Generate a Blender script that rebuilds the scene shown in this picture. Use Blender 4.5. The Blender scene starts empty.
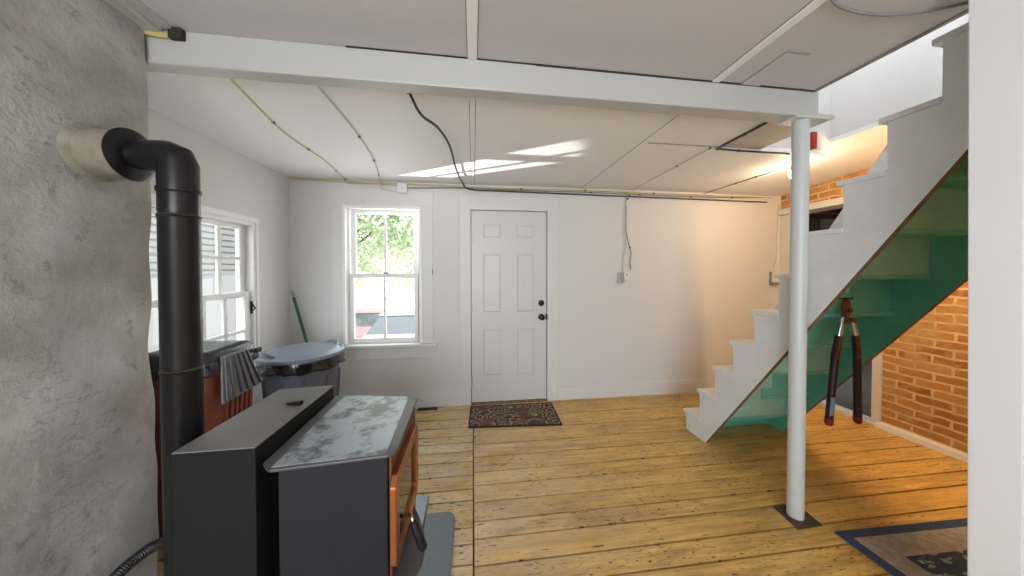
import bpy, bmesh, math, random
from mathutils import Vector, Matrix, noise
random.seed(7)
SC = bpy.context.scene
COL = SC.collection
PI = math.pi

# ------------------------------------------------------------------ camera, world, lights, exposure
cam = bpy.data.cameras.new('camera'); camo = bpy.data.objects.new('camera', cam); COL.objects.link(camo)
cam.sensor_fit = 'HORIZONTAL'; cam.sensor_width = 36.0
cam.lens = 305.0 / 1024 * 36.0
cam.shift_y = -0.01238
cam.clip_start = 0.02; cam.clip_end = 200
camo.location = (0, 0, 1.41)
camo.rotation_euler = (math.radians(89.0), 0, -math.atan(39 / 305))
SC.camera = camo
SC.view_settings.view_transform = 'Standard'; SC.view_settings.look = 'None'
SC.view_settings.gamma = 1.0; SC.view_settings.use_curve_mapping = False
SC.view_settings.exposure = 0.0

W = bpy.data.worlds.new('sky'); SC.world = W; W.use_nodes = True
nt = W.node_tree; nt.nodes.clear()
_o = nt.nodes.new('ShaderNodeOutputWorld'); _b = nt.nodes.new('ShaderNodeBackground')
_b.inputs['Color'].default_value = (0.93, 0.97, 1.0, 1); _b.inputs['Strength'].default_value = 4.5
nt.links.new(_b.outputs[0], _o.inputs[0])

def light(name, kind, loc, energy, color=(1, 1, 1), rot=(0, 0, 0), **kw):
    l = bpy.data.lights.new(name, kind); l.energy = energy; l.color = color
    for k, v in kw.items(): setattr(l, k, v)
    o = bpy.data.objects.new(name, l); COL.objects.link(o); o.location = loc; o.rotation_euler = rot
    return o
# unseen fill added behind the camera to light the room
light('rear_fill', 'AREA', (-0.45, -2.85, 1.5), 88, (0.90, 0.94, 1.0), (PI / 2, 0, 0), shape='RECTANGLE', size=2.3, size_y=1.7)
# sun outdoors
light('sun', 'SUN', (0, 0, 9), 9.0, (1.0, 0.96, 0.9), Vector((-0.62, 0.12, -0.78)).to_track_quat('-Z', 'Y').to_euler(), angle=0.01)
# bulb hanging under the ceiling behind the steel column
light('hall_bulb_light', 'POINT', (2.735, 2.31, 2.165), 10, (1.0, 0.74, 0.45), shadow_soft_size=0.03)
# bulb of the passage beside the stair head
light('passage_bulb_light', 'POINT', (2.86, 1.12, 2.23), 60, (1.0, 0.66, 0.34), shadow_soft_size=0.06)
# unseen fill added up the shaft to brighten the stairwell wall
light('stairwell_fill', 'POINT', (2.05, 1.35, 3.9), 30, (0.95, 0.97, 1.0), shadow_soft_size=0.12)
# added spot standing in for sun reflected up through the window onto the ceiling
light('ceiling_streak_spot', 'SPOT', (-3.62, 4.93, -0.42), 2600, (1.0, 0.97, 0.92), (Vector((-0.95, 3.2, 1.66)) - Vector((-3.62, 4.93, -0.42))).to_track_quat('-Z', 'Y').to_euler(), spot_size=math.radians(12), spot_blend=0.2, shadow_soft_size=0.03)

# ------------------------------------------------------------------ materials
def newmat(name):
    m = bpy.data.materials.new(name); m.use_nodes = True
    n = m.node_tree; b = n.nodes['Principled BSDF']
    return m, n, b
def N(n, t, **kw):
    x = n.nodes.new(t)
    for k, v in kw.items(): setattr(x, k, v)
    return x
def mixc(n, fac, a, b):
    x = n.nodes.new('ShaderNodeMix'); x.data_type = 'RGBA'
    for i, v in ((0, fac), (6, a), (7, b)):
        if hasattr(v, 'is_linked') or hasattr(v, 'links'): n.links.new(v, x.inputs[i])
        elif i == 0: x.inputs[0].default_value = v
        else: x.inputs[i].default_value = (*v, 1)
    return x.outputs[2]
def ramp(n, src, p0, p1, a=(0, 0, 0), b=(1, 1, 1)):
    r = n.nodes.new('ShaderNodeValToRGB'); r.color_ramp.elements[0].position = p0; r.color_ramp.elements[1].position = p1
    r.color_ramp.elements[0].color = (*a, 1); r.color_ramp.elements[1].color = (*b, 1)
    n.links.new(src, r.inputs[0]); return r.outputs[0]
def coords(n, scale=(1, 1, 1), rot=(0, 0, 0)):
    g = n.nodes.new('ShaderNodeNewGeometry'); mp = n.nodes.new('ShaderNodeMapping')
    mp.inputs['Scale'].default_value = scale; mp.inputs['Rotation'].default_value = rot
    n.links.new(g.outputs['Position'], mp.inputs['Vector']); return mp.outputs[0]
def noise_t(n, vec, scale, detail=3, rough=0.55):
    t = n.nodes.new('ShaderNodeTexNoise'); t.inputs['Scale'].default_value = scale
    t.inputs['Detail'].default_value = detail; t.inputs['Roughness'].default_value = rough
    if vec is not None: n.links.new(vec, t.inputs['Vector'])
    return t.outputs['Fac']
def bump(n, b, src, strength=0.2, dist=0.01):
    x = n.nodes.new('ShaderNodeBump'); x.inputs['Strength'].default_value = strength; x.inputs['Distance'].default_value = dist
    n.links.new(src, x.inputs['Height']); n.links.new(x.outputs[0], b.inputs['Normal'])
def simple(name, col, rough=0.5, metal=0.0, var=0.08, scale=6.0, bmp=0.0, spec=0.5, stretch=(1, 1, 1)):
    m, n, b = newmat(name)
    v = coords(n, stretch); t = noise_t(n, v, scale)
    c2 = tuple(min(1, c * (1 - var)) for c in col); c1 = tuple(min(1, c * (1 + var)) for c in col)
    n.links.new(mixc(n, t, c2, c1), b.inputs['Base Color'])
    b.inputs['Roughness'].default_value = rough; b.inputs['Metallic'].default_value = metal
    b.inputs['Specular IOR Level'].default_value = spec
    if bmp: bump(n, b, noise_t(n, v, scale * 4), bmp, 0.004)
    return m
def two(name, a, b_, scale, p0, p1, rough=0.5, metal=0.0, bmp=0.0, stretch=(1, 1, 1), detail=5):
    m, n, b = newmat(name); v = coords(n, stretch)
    t = noise_t(n, v, scale, detail, 0.65)
    n.links.new(mixc(n, ramp(n, t, p0, p1), a, b_), b.inputs['Base Color'])
    b.inputs['Roughness'].default_value = rough; b.inputs['Metallic'].default_value = metal
    if bmp: bump(n, b, t, bmp, 0.004)
    return m
def emit(name, col, s):
    m, n, b = newmat(name)
    b.inputs['Base Color'].default_value = (*col, 1); b.inputs['Emission Color'].default_value = (*col, 1); b.inputs['Emission Strength'].default_value = s
    return m

M = {}
M['wall'] = simple('wall_paint', (0.69, 0.69, 0.69), 0.6, var=0.03, scale=1.5, bmp=0.05)
M['trim'] = simple('trim_paint', (0.71, 0.71, 0.71), 0.45, var=0.02, scale=3)
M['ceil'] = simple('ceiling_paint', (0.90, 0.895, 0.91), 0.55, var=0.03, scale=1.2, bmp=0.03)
M['ceil_front'] = simple('shaded_ceiling_paint', (0.62, 0.605, 0.625), 0.5, var=0.04, scale=1.0, bmp=0.03)  # ceiling paint darkened; the front ceiling's shade is put into the colour
M['ceil_tan'] = simple('bare_ceiling_board', (0.55, 0.49, 0.42), 0.7, var=0.10, scale=2.0)
M['beam'] = simple('beam_paint', (0.485, 0.49, 0.475), 0.4, var=0.04, scale=2.5, bmp=0.08)
M['door'] = simple('door_paint', (0.66, 0.66, 0.66), 0.35, var=0.015, scale=3)
M['sash'] = simple('sash_paint', (0.86, 0.86, 0.86), 0.35, var=0.02, scale=4)
M['dark_gap'] = simple('dark_gap', (0.03, 0.026, 0.022), 0.9)
M['post'] = simple('column_paint', (0.58, 0.62, 0.62), 0.35, var=0.05, scale=3, bmp=0.03)
M['steel_plate'] = simple('old_steel', (0.09, 0.07, 0.055), 0.6, 0.4, var=0.3, scale=20)
M['pipe'] = simple('black_stovepipe', (0.012, 0.012, 0.014), 0.33, 0.3, var=0.25, scale=9)
M['stove_body'] = simple('stove_enamel', (0.020, 0.022, 0.026), 0.55, 0.0, var=0.15, scale=10, spec=0.2)
M['box_body'] = simple('matte_sheet_metal', (0.012, 0.0128, 0.0135), 0.6, 0.0, var=0.15, scale=8, spec=0.2)
M['box_top'] = simple('grey_sheet_metal', (0.19, 0.185, 0.18), 0.45, 0.1, var=0.18, scale=7)  # box top, paler than the box body
M['plate'] = two('worn_stove_top', (0.10, 0.105, 0.11), (0.36, 0.41, 0.45), 11, 0.40, 0.53, 0.36, 0.2, 0.2, detail=9)
M['plate_rim'] = simple('stove_top_rim', (0.085, 0.085, 0.09), 0.4, 0.2, var=0.15, scale=12)
M['copper'] = simple('copper_door_frame', (0.40, 0.155, 0.06), 0.3, 0.8, var=0.15, scale=14)
M['brown_reflection'] = simple('stove_front_reflection', (0.16, 0.06, 0.03), 0.45, 0.3, var=0.3, scale=10)  # dark metal; the floor's brown reflection is put into the colour
M['black_glass'] = simple('sooty_glass', (0.03, 0.02, 0.013), 0.06, 0.0, var=0.3, scale=6, spec=1.0)
M['black'] = simple('black_plastic', (0.010, 0.010, 0.012), 0.55, var=0.2, scale=12, spec=0.25)
M['hose'] = simple('black_hose', (0.02, 0.02, 0.024), 0.45, var=0.2, scale=20)
M['brass'] = simple('brass_wire', (0.45, 0.33, 0.14), 0.35, 0.9, var=0.1)
M['hearth'] = simple('galvanised_sheet', (0.24, 0.265, 0.29), 0.40, 0.5, var=0.15, scale=16)
M['pad'] = two('mottled_ember_pad', (0.13, 0.15, 0.165), (0.20, 0.235, 0.26), 140, 0.35, 0.65, 0.5, 0.3)
M['red_bin'] = simple('terracotta_plastic', (0.20, 0.05, 0.03), 0.4, var=0.12, scale=5)
M['bin_lid'] = simple('dark_navy_plastic', (0.018, 0.020, 0.032), 0.28, var=0.15, scale=8)
M['flap'] = simple('grey_flap_plastic', (0.17, 0.17, 0.175), 0.4, var=0.25, scale=12)
M['can'] = simple('grey_can_plastic', (0.13, 0.145, 0.18), 0.45, var=0.08, scale=5)
M['can_lid'] = simple('grey_lid_plastic', (0.24, 0.28, 0.36), 0.35, var=0.12, scale=9)
M['bag'] = simple('black_bag', (0.012, 0.012, 0.018), 0.2, var=0.3, scale=10, spec=0.8)
M['green_pole'] = simple('green_handle', (0.01, 0.09, 0.04), 0.35)
M['grey_tip'] = simple('grey_plastic', (0.35, 0.35, 0.35), 0.5)
M['cable_grey'] = simple('grey_cable', (0.26, 0.25, 0.24), 0.5, var=0.2, scale=20)
M['cable_yellow'] = simple('yellow_cable', (0.58, 0.50, 0.22), 0.5, var=0.15, scale=20)
M['cable_white'] = simple('white_cable', (0.62, 0.60, 0.54), 0.5, var=0.1, scale=20)
M['cable_black'] = simple('black_cable', (0.05, 0.05, 0.055), 0.5, var=0.1, scale=20)
M['staple'] = simple('cable_staple', (0.08, 0.07, 0.06), 0.5)
M['white_plastic'] = simple('white_plastic', (0.78, 0.79, 0.80), 0.4, var=0.02)
M['metal_box'] = simple('galvanised_box', (0.42, 0.43, 0.45), 0.4, 0.5, var=0.1, scale=15)
M['red_plastic'] = simple('red_plastic', (0.45, 0.03, 0.02), 0.45)
M['stair_white'] = two('stair_paint', (0.70, 0.72, 0.72), (0.77, 0.78, 0.775), 3.0, 0.4, 0.62, 0.45, 0, 0.1)
M['stair_green'] = two('green_stair_paint', (0.12, 0.48, 0.37), (0.18, 0.60, 0.48), 3.5, 0.35, 0.66, 0.5, 0, 0.12)
M['stair_green_pale'] = two('pale_green_stair_paint', (0.32, 0.64, 0.51), (0.40, 0.72, 0.60), 3.5, 0.35, 0.66, 0.5, 0, 0.12)
M['tread_worn'] = two('worn_tread_paint', (0.66, 0.62, 0.50), (0.78, 0.77, 0.71), 9, 0.35, 0.6, 0.5)
M['raw_wood'] = two('raw_wood_edge', (0.13, 0.08, 0.04), (0.24, 0.16, 0.09), 15, 0.35, 0.65, 0.7)
M['tool_grip'] = simple('dark_red_grip', (0.030, 0.008, 0.011), 0.4, var=0.2, scale=15)
M['tool_red'] = simple('red_grip_end', (0.25, 0.015, 0.015), 0.4)
M['tool_head'] = two('rusty_tool_steel', (0.10, 0.035, 0.018), (0.22, 0.10, 0.05), 30, 0.35, 0.6, 0.5, 0.5)
M['chrome'] = simple('bright_steel', (0.65, 0.68, 0.72), 0.18, 1.0, var=0.05)
M['sticker'] = simple('blue_sticker', (0.22, 0.36, 0.50), 0.5, var=0.3, scale=60)
M['knob'] = simple('dark_bronze', (0.035, 0.028, 0.024), 0.25, 0.8)
M['hinge'] = simple('hinge_metal', (0.45, 0.44, 0.42), 0.4, 0.5)
M['bulb'] = emit('lit_bulb', (1.0, 0.86, 0.62), 9.0)
M['foliage'] = None
M['bark'] = simple('bark', (0.12, 0.09, 0.06), 0.9, var=0.3, scale=8)
M['car_red'] = simple('red_car_paint', (0.50, 0.16, 0.18), 0.3, var=0.03)
M['car_white'] = simple('silver_car_paint', (0.36, 0.38, 0.40), 0.3, var=0.03)
M['car_glass'] = simple('car_glass', (0.05, 0.06, 0.07), 0.08, spec=0.8)
M['tyre'] = simple('tyre', (0.02, 0.02, 0.02), 0.8)
M['lamp_lens'] = simple('headlamp', (0.8, 0.8, 0.8), 0.2)
M['ground'] = simple('pale_gravel', (0.72, 0.70, 0.66), 0.9, var=0.15, scale=3)
M['siding_dark'] = simple('weathered_clapboard', (0.085, 0.085, 0.085), 0.7, var=0.12, scale=3)
M['siding_white'] = simple('white_boards', (0.12, 0.12, 0.125), 0.6, var=0.04, scale=2)
M['roof'] = simple('roof_shingle', (0.10, 0.095, 0.09), 0.9, var=0.2, scale=10)
M['back_floor'] = simple('grey_back_floor', (0.17, 0.165, 0.17), 0.7, var=0.2, scale=5)
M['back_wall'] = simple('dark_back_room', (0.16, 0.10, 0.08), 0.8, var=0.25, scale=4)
M['joist'] = simple('dark_joist', (0.10, 0.035, 0.022), 0.8, var=0.3, scale=10, stretch=(1, 8, 8))

def mat_leaf():
    m, n, b = newmat('leaves'); v = coords(n); t = noise_t(n, v, 1.5, 2)
    n.links.new(mixc(n, t, (0.40, 0.47, 0.33), (0.58, 0.64, 0.50)), b.inputs['Base Color']); b.inputs['Roughness'].default_value = 0.6  # paled; the haze washing over the leaves is put into the colour
    tr = N(n, 'ShaderNodeBsdfTranslucent'); tr.inputs['Color'].default_value = (0.52, 0.60, 0.42, 1)
    mx = N(n, 'ShaderNodeMixShader'); mx.inputs[0].default_value = 0.45
    n.links.new(b.outputs[0], mx.inputs[1]); n.links.new(tr.outputs[0], mx.inputs[2])
    n.links.new(mx.outputs[0], n.nodes['Material Output'].inputs['Surface'])
    return m
M['foliage'] = mat_leaf()

def mat_glass():
    m, n, b = newmat('window_glass'); n.nodes.remove(b)
    t = N(n, 'ShaderNodeBsdfTransparent'); t.inputs['Color'].default_value = (0.96, 0.975, 0.97, 1)
    g = N(n, 'ShaderNodeBsdfGlossy'); g.inputs['Roughness'].default_value = 0.02
    lw = N(n, 'ShaderNodeLayerWeight'); lw.inputs['Blend'].default_value = 0.5
    pw = N(n, 'ShaderNodeMath', operation='POWER'); n.links.new(lw.outputs['Facing'], pw.inputs[0]); pw.inputs[1].default_value = 5.0
    f = N(n, 'ShaderNodeMath', operation='MULTIPLY_ADD'); n.links.new(pw.outputs[0], f.inputs[0]); f.inputs[1].default_value = 0.5; f.inputs[2].default_value = 0.025
    mx = N(n, 'ShaderNodeMixShader'); n.links.new(f.outputs[0], mx.inputs[0]); n.links.new(t.outputs[0], mx.inputs[1]); n.links.new(g.outputs[0], mx.inputs[2])
    n.links.new(mx.outputs[0], n.nodes['Material Output'].inputs['Surface']); return m
M['glass'] = mat_glass()

def mat_plaster():
    m, n, b = newmat('rough_plaster'); v = coords(n)
    big = noise_t(n, v, 2.2, 5, 0.6); fine = noise_t(n, v, 14, 6, 0.7)
    c = mixc(n, ramp(n, big, 0.38, 0.66), (0.31, 0.30, 0.27), (0.57, 0.56, 0.555))
    vs = coords(n, (1.0, 1.3, 3.2), (0.5, 0, 0))
    cr = ramp(n, noise_t(n, vs, 6, 5, 0.6), 0.485, 0.50); cr2 = ramp(n, noise_t(n, vs, 6, 5, 0.6), 0.50, 0.515)
    sub = N(n, 'ShaderNodeMath', operation='SUBTRACT'); n.links.new(cr, sub.inputs[0]); n.links.new(cr2, sub.inputs[1])
    msk = ramp(n, noise_t(n, v, 3.1, 2), 0.53, 0.62)
    mul = N(n, 'ShaderNodeMath', operation='MULTIPLY'); n.links.new(sub.outputs[0], mul.inputs[0]); n.links.new(msk, mul.inputs[1])
    mul2 = N(n, 'ShaderNodeMath', operation='MULTIPLY'); n.links.new(mul.outputs[0], mul2.inputs[0]); mul2.inputs[1].default_value = 0.5
    c = mixc(n, mul2.outputs[0], c, (0.10, 0.09, 0.08))
    sp = ramp(n, fine, 0.58, 0.72)
    c = mixc(n, sp, c, (0.24, 0.225, 0.20))
    n.links.new(c, b.inputs['Base Color']); b.inputs['Roughness'].default_value = 0.85
    add = N(n, 'ShaderNodeMath', operation='ADD'); n.links.new(big, add.inputs[0]); n.links.new(fine, add.inputs[1])
    bump(n, b, add.outputs[0], 0.55, 0.02); return m
M['plaster'] = mat_plaster()
M['thimble'] = two('tan_thimble_cement', (0.20, 0.175, 0.135), (0.32, 0.29, 0.24), 9, 0.35, 0.65, 0.8, 0, 0.4)

def mat_planks():
    m, n, b = newmat('old_pine_boards')
    at = N(n, 'ShaderNodeAttribute', attribute_name='plank')
    v = coords(n)
    off = N(n, 'ShaderNodeVectorMath', operation='MULTIPLY_ADD'); n.links.new(at.outputs['Vector'], off.inputs[0]); off.inputs[1].default_value = (7.3, 3.1, 5.7); n.links.new(v, off.inputs[2])
    def mp(scale, rot=(0, 0, 0)):
        x = N(n, 'ShaderNodeMapping'); x.inputs['Scale'].default_value = scale; x.inputs['Rotation'].default_value = rot; n.links.new(off.outputs[0], x.inputs[0]); return x.outputs[0]
    grain = noise_t(n, mp((0.8, 12, 1)), 3.5, 5, 0.6)
    c = mixc(n, ramp(n, grain, 0.30, 0.72), (0.44, 0.235, 0.06), (0.88, 0.60, 0.19))
    c = mixc(n, at.outputs['Fac'], c, (0.76, 0.48, 0.13)); c_node = n.nodes[-1]
    # per-board tone
    mm = N(n, 'ShaderNodeMath', operation='MULTIPLY'); n.links.new(at.outputs['Fac'], mm.inputs[0]); mm.inputs[1].default_value = 0.35
    n.links.new(mm.outputs[0], c_node.inputs[0])
    # grey foot wear along the walkway between door and stove
    g = N(n, 'ShaderNodeNewGeometry'); sx = N(n, 'ShaderNodeSeparateXYZ'); n.links.new(g.outputs['Position'], sx.inputs[0])
    mr = N(n, 'ShaderNodeMapRange'); mr.inputs['From Min'].default_value = 1.15; mr.inputs['From Max'].default_value = -0.2; n.links.new(sx.outputs[0], mr.inputs['Value'])
    wn = noise_t(n, mp((1, 2.2, 1)), 2.6, 4, 0.65)
    w = N(n, 'ShaderNodeMath', operation='MULTIPLY'); n.links.new(mr.outputs[0], w.inputs[0]); n.links.new(ramp(n, wn, 0.30, 0.62), w.inputs[1])
    w2 = N(n, 'ShaderNodeMath', operation='MULTIPLY'); n.links.new(w.outputs[0], w2.inputs[0]); w2.inputs[1].default_value = 0.85
    c = mixc(n, w2.outputs[0], c, (0.66, 0.58, 0.45))
    # grime
    gr = ramp(n, noise_t(n, mp((1.0, 3.5, 1)), 3.0, 6, 0.7), 0.50, 0.70)
    gm = N(n, 'ShaderNodeMath', operation='MULTIPLY'); n.links.new(gr, gm.inputs[0]); gm.inputs[1].default_value = 0.55
    c = mixc(n, gm.outputs[0], c, (0.20, 0.13, 0.055))
    cl = ramp(n, noise_t(n, mp((0.7, 1.4, 1)), 1.7, 4, 0.6), 0.42, 0.66)
    cm = N(n, 'ShaderNodeMath', operation='MULTIPLY'); n.links.new(cl, cm.inputs[0]); cm.inputs[1].default_value = 0.35
    c = mixc(n, cm.outputs[0], c, (0.27, 0.15, 0.045))
    # dents and nicks: short dark dashes
    d1 = ramp(n, noise_t(n, mp((16, 60, 1), (0, 0, 0.45)), 1.6, 2, 0.5), 0.62, 0.67)
    dm = ramp(n, noise_t(n, mp((1, 1, 1)), 2.2, 2), 0.42, 0.58)
    dd = N(n, 'ShaderNodeMath', operation='MULTIPLY'); n.links.new(d1, dd.inputs[0]); n.links.new(dm, dd.inputs[1])
    d2 = ramp(n, noise_t(n, mp((7, 70, 1), (0, 0, -0.10)), 1.3, 3, 0.6), 0.645, 0.69)
    mx = N(n, 'ShaderNodeMath', operation='MAXIMUM'); n.links.new(dd.outputs[0], mx.inputs[0]); n.links.new(d2, mx.inputs[1])
    mk = N(n, 'ShaderNodeMath', operation='MULTIPLY'); n.links.new(mx.outputs[0], mk.inputs[0]); mk.inputs[1].default_value = 0.95
    c = mixc(n, mk.outputs[0], c, (0.085, 0.045, 0.02))
    n.links.new(c, b.inputs['Base Color'])
    b.inputs['Roughness'].default_value = 0.42
    bump(n, b, grain, 0.12, 0.004); return m
M['planks'] = mat_planks()

def mat_brick():
    m, n, b = newmat('old_brick')
    g = N(n, 'ShaderNodeNewGeometry'); sx = N(n, 'ShaderNodeSeparateXYZ'); n.links.new(g.outputs['Position'], sx.inputs[0])
    cb = N(n, 'ShaderNodeCombineXYZ'); n.links.new(sx.outputs[1], cb.inputs[0]); n.links.new(sx.outputs[2], cb.inputs[1])
    wob = noise_t(n, g.outputs['Position'], 5, 2)
    wv = N(n, 'ShaderNodeVectorMath', operation='MULTIPLY_ADD'); cw = N(n, 'ShaderNodeCombineXYZ'); n.links.new(wob, cw.inputs[0]); n.links.new(wob, cw.inputs[1])
    n.links.new(cw.outputs[0], wv.inputs[0]); wv.inputs[1].default_value = (0.05, 0.035, 0); n.links.new(cb.outputs[0], wv.inputs[2])
    t = N(n, 'ShaderNodeTexBrick'); n.links.new(wv.outputs[0], t.inputs['Vector'])
    t.inputs['Color1'].default_value = (0.34, 0.125, 0.034, 1); t.inputs['Color2'].default_value = (0.58, 0.30, 0.095, 1); t.inputs['Mortar'].default_value = (0.72, 0.55, 0.31, 1)
    t.inputs['Scale'].default_value = 1.0; t.inputs['Brick Width'].default_value = 0.21; t.inputs['Row Height'].default_value = 0.068
    t.inputs['Mortar Size'].default_value = 0.010; t.inputs['Mortar Smooth'].default_value = 0.3; t.inputs['Bias'].default_value = -0.1
    sm = ramp(n, noise_t(n, g.outputs['Position'], 6, 5, 0.7), 0.46, 0.66)
    c = mixc(n, sm, t.outputs['Color'], (0.55, 0.36, 0.16)); n.links.new(sm, n.nodes[-1].inputs[0])
    n.links.new(c, b.inputs['Base Color']); b.inputs['Roughness'].default_value = 0.85
    iv = N(n, 'ShaderNodeMath', operation='SUBTRACT'); iv.inputs[0].default_value = 1.0; n.links.new(t.outputs['Fac'], iv.inputs[1])
    bump(n, b, iv.outputs[0], 0.6, 0.008); return m
M['brick'] = mat_brick()

def mat_doormat():
    m, n, b = newmat('floral_mat'); v = coords(n)
    vo = N(n, 'ShaderNodeTexVoronoi'); vo.inputs['Scale'].default_value = 7.5; n.links.new(v, vo.inputs['Vector'])
    wv = N(n, 'ShaderNodeMath', operation='MULTIPLY'); n.links.new(vo.outputs['Distance'], wv.inputs[0]); wv.inputs[1].default_value = 24
    sn = N(n, 'ShaderNodeMath', operation='SINE'); n.links.new(wv.outputs[0], sn.inputs[0])
    c = mixc(n, ramp(n, sn.outputs[0], 0.22, 0.5), (0.06, 0.036, 0.03), (0.34, 0.27, 0.16))
    c = mixc(n, ramp(n, noise_t(n, v, 5, 2), 0.55, 0.66), c, (0.14, 0.05, 0.04))
    nf = ramp(n, noise_t(n, v, 40, 4), 0.5, 0.6); c = mixc(n, nf, c, (0.12, 0.085, 0.06))
    n.links.new(c, b.inputs['Base Color']); b.inputs['Roughness'].default_value = 0.95; return m
M['mat'] = mat_doormat()
M['mat_edge'] = simple('mat_binding', (0.035, 0.015, 0.014), 0.9)
def mat_rug():
    m, n, b = newmat('navy_floral_rug'); v = coords(n)
    t = noise_t(n, coords(n, (1, 2.2, 1), (0, 0, 0.6)), 13, 3)
    l0 = ramp(n, t, 0.56, 0.60); c = mixc(n, l0, (0.035, 0.05, 0.085), (0.26, 0.26, 0.25))
    l1 = ramp(n, noise_t(n, v, 12, 1), 0.70, 0.73); c = mixc(n, l1, c, (0.50, 0.45, 0.30))
    n.links.new(c, b.inputs['Base Color']); b.inputs['Roughness'].default_value = 0.95; return m
M['rug'] = mat_rug()
M['rug_navy'] = simple('rug_navy_border', (0.035, 0.065, 0.13), 0.95, var=0.15, scale=30)
M['rug_grey'] = two('rug_grey_band', (0.26, 0.24, 0.215), (0.36, 0.335, 0.30), 25, 0.4, 0.6, 0.95)

# ------------------------------------------------------------------ mesh helpers
class MB:
    def __init__(s): s.v = []; s.f = []; s.m = []
    def add(s, vs, fs, m=0):
        o = len(s.v); s.v += [tuple(p) for p in vs]
        for f in fs: s.f.append(tuple(i + o for i in f)); s.m.append(m)
        return s
    def box(s, x0, x1, y0, y1, z0, z1, m=0):
        return s.hexa([(x0, y0, z0), (x1, y0, z0), (x1, y1, z0), (x0, y1, z0), (x0, y0, z1), (x1, y0, z1), (x1, y1, z1), (x0, y1, z1)], m)
    def hexa(s, p, m=0):
        return s.add(p, [(3, 2, 1, 0), (4, 5, 6, 7), (0, 1, 5, 4), (1, 2, 6, 5), (2, 3, 7, 6), (3, 0, 4, 7)], m)
    def prism(s, poly, axis, a0, a1, m=0):
        n = len(poly)
        def pt(u, w, a): return {'X': (a, u, w), 'Y': (u, a, w), 'Z': (u, w, a)}[axis]
        vs = [pt(u, w, a0) for u, w in poly] + [pt(u, w, a1) for u, w in poly]
        fs = [tuple(range(n - 1, -1, -1)), tuple(range(n, 2 * n))] + [(i, (i + 1) % n, n + (i + 1) % n, n + i) for i in range(n)]
        return s.add(vs, fs, m)
    def tube(s, pts, r, seg=8, m=0, cap=True):
        pts = [Vector(p) for p in pts]; n = len(pts)
        rs = r if isinstance(r, (list, tuple)) else [r] * n
        t = (pts[1] - pts[0]).normalized(); up = Vector((0, 0, 1)) if abs(t.z) < 0.9 else Vector((0, 1, 0))
        nrm = (up - t * up.dot(t)).normalized(); vs = []
        for i in range(n):
            t = (pts[min(i + 1, n - 1)] - pts[max(i - 1, 0)]).normalized()
            nrm = (nrm - t * nrm.dot(t)).normalized(); bn = t.cross(nrm)
            for k in range(seg):
                a = 2 * PI * k / seg; vs.append(pts[i] + (nrm * math.cos(a) + bn * math.sin(a)) * rs[i])
        fs = [(i * seg + k, i * seg + (k + 1) % seg, (i + 1) * seg + (k + 1) % seg, (i + 1) * seg + k) for i in range(n - 1) for k in range(seg)]
        if cap: fs += [tuple(range(seg - 1, -1, -1)), tuple((n - 1) * seg + k for k in range(seg))]
        return s.add(vs, fs, m)
    def lathe(s, prof, c, axis='Z', seg=32, m=0, sx=1.0, sy=1.0):
        vs = []
        for r, h in prof:
            for k in range(seg):
                a = 2 * PI * k / seg; u = r * math.cos(a) * sx; w = r * math.sin(a) * sy
                vs.append({'Z': (c[0] + u, c[1] + w, c[2] + h), 'X': (c[0] + h, c[1] + u, c[2] + w), 'Y': (c[0] + u, c[1] + h, c[2] + w)}[axis])
        n = len(prof)
        fs = [(i * seg + k, i * seg + (k + 1) % seg, (i + 1) * seg + (k + 1) % seg, (i + 1) * seg + k) for i in range(n - 1) for k in range(seg)]
        fs += [tuple(range(seg - 1, -1, -1)), tuple((n - 1) * seg + k for k in range(seg))]
        return s.add(vs, fs, m)
    def build(s, name, mats, parent=None, bevel=0.0, smooth=False, label=None, bseg=2):
        me = bpy.data.meshes.new(name)
        base = Vector((0, 0, 0)); p = parent
        while p is not None: base += p.location; p = p.parent
        if parent is None:      # a thing of one mesh: origin at the middle of its foot
            xs = [v[0] for v in s.v]; ys = [v[1] for v in s.v]; zs = [v[2] for v in s.v]
            base = Vector(((min(xs) + max(xs)) / 2, (min(ys) + max(ys)) / 2, min(zs)))
        me.from_pydata([tuple(Vector(v) - base) for v in s.v], [], s.f)
        for mm in (mats if isinstance(mats, (list, tuple)) else [mats]): me.materials.append(mm)
        for i, pl in enumerate(me.polygons): pl.material_index = s.m[i]
        bm = bmesh.new(); bm.from_mesh(me); bmesh.ops.recalc_face_normals(bm, faces=bm.faces); bm.to_mesh(me); bm.free()
        if smooth:
            for pl in me.polygons: pl.use_smooth = True
            me.set_sharp_from_angle(angle=math.radians(40))
        o = bpy.data.objects.new(name, me); COL.objects.link(o)
        if parent is None: o.location = base
        else: o.parent = parent
        if bevel:
            b = o.modifiers.new('bevel', 'BEVEL'); b.width = bevel; b.segments = bseg; b.limit_method = 'ANGLE'; b.angle_limit = math.radians(35)
        if label: o['label'] = label
        return o
def tag(o, label, cat, group=None):
    o['label'] = label; o['category'] = cat
    if group: o['group'] = group
    return o
def thing(name, loc, label, cat, group=None):
    o = bpy.data.objects.new(name, None); COL.objects.link(o); o.location = loc; o.empty_display_size = 0.1
    return tag(o, label, cat, group)
def struct(o, label=None, cat=None):
    o['kind'] = 'structure'
    if label: o['label'] = label
    if cat: o['category'] = cat
    return o
def sroot(name, loc, label, cat):
    o = bpy.data.objects.new(name, None); COL.objects.link(o); o.location = loc
    return struct(o, label, cat)
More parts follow.
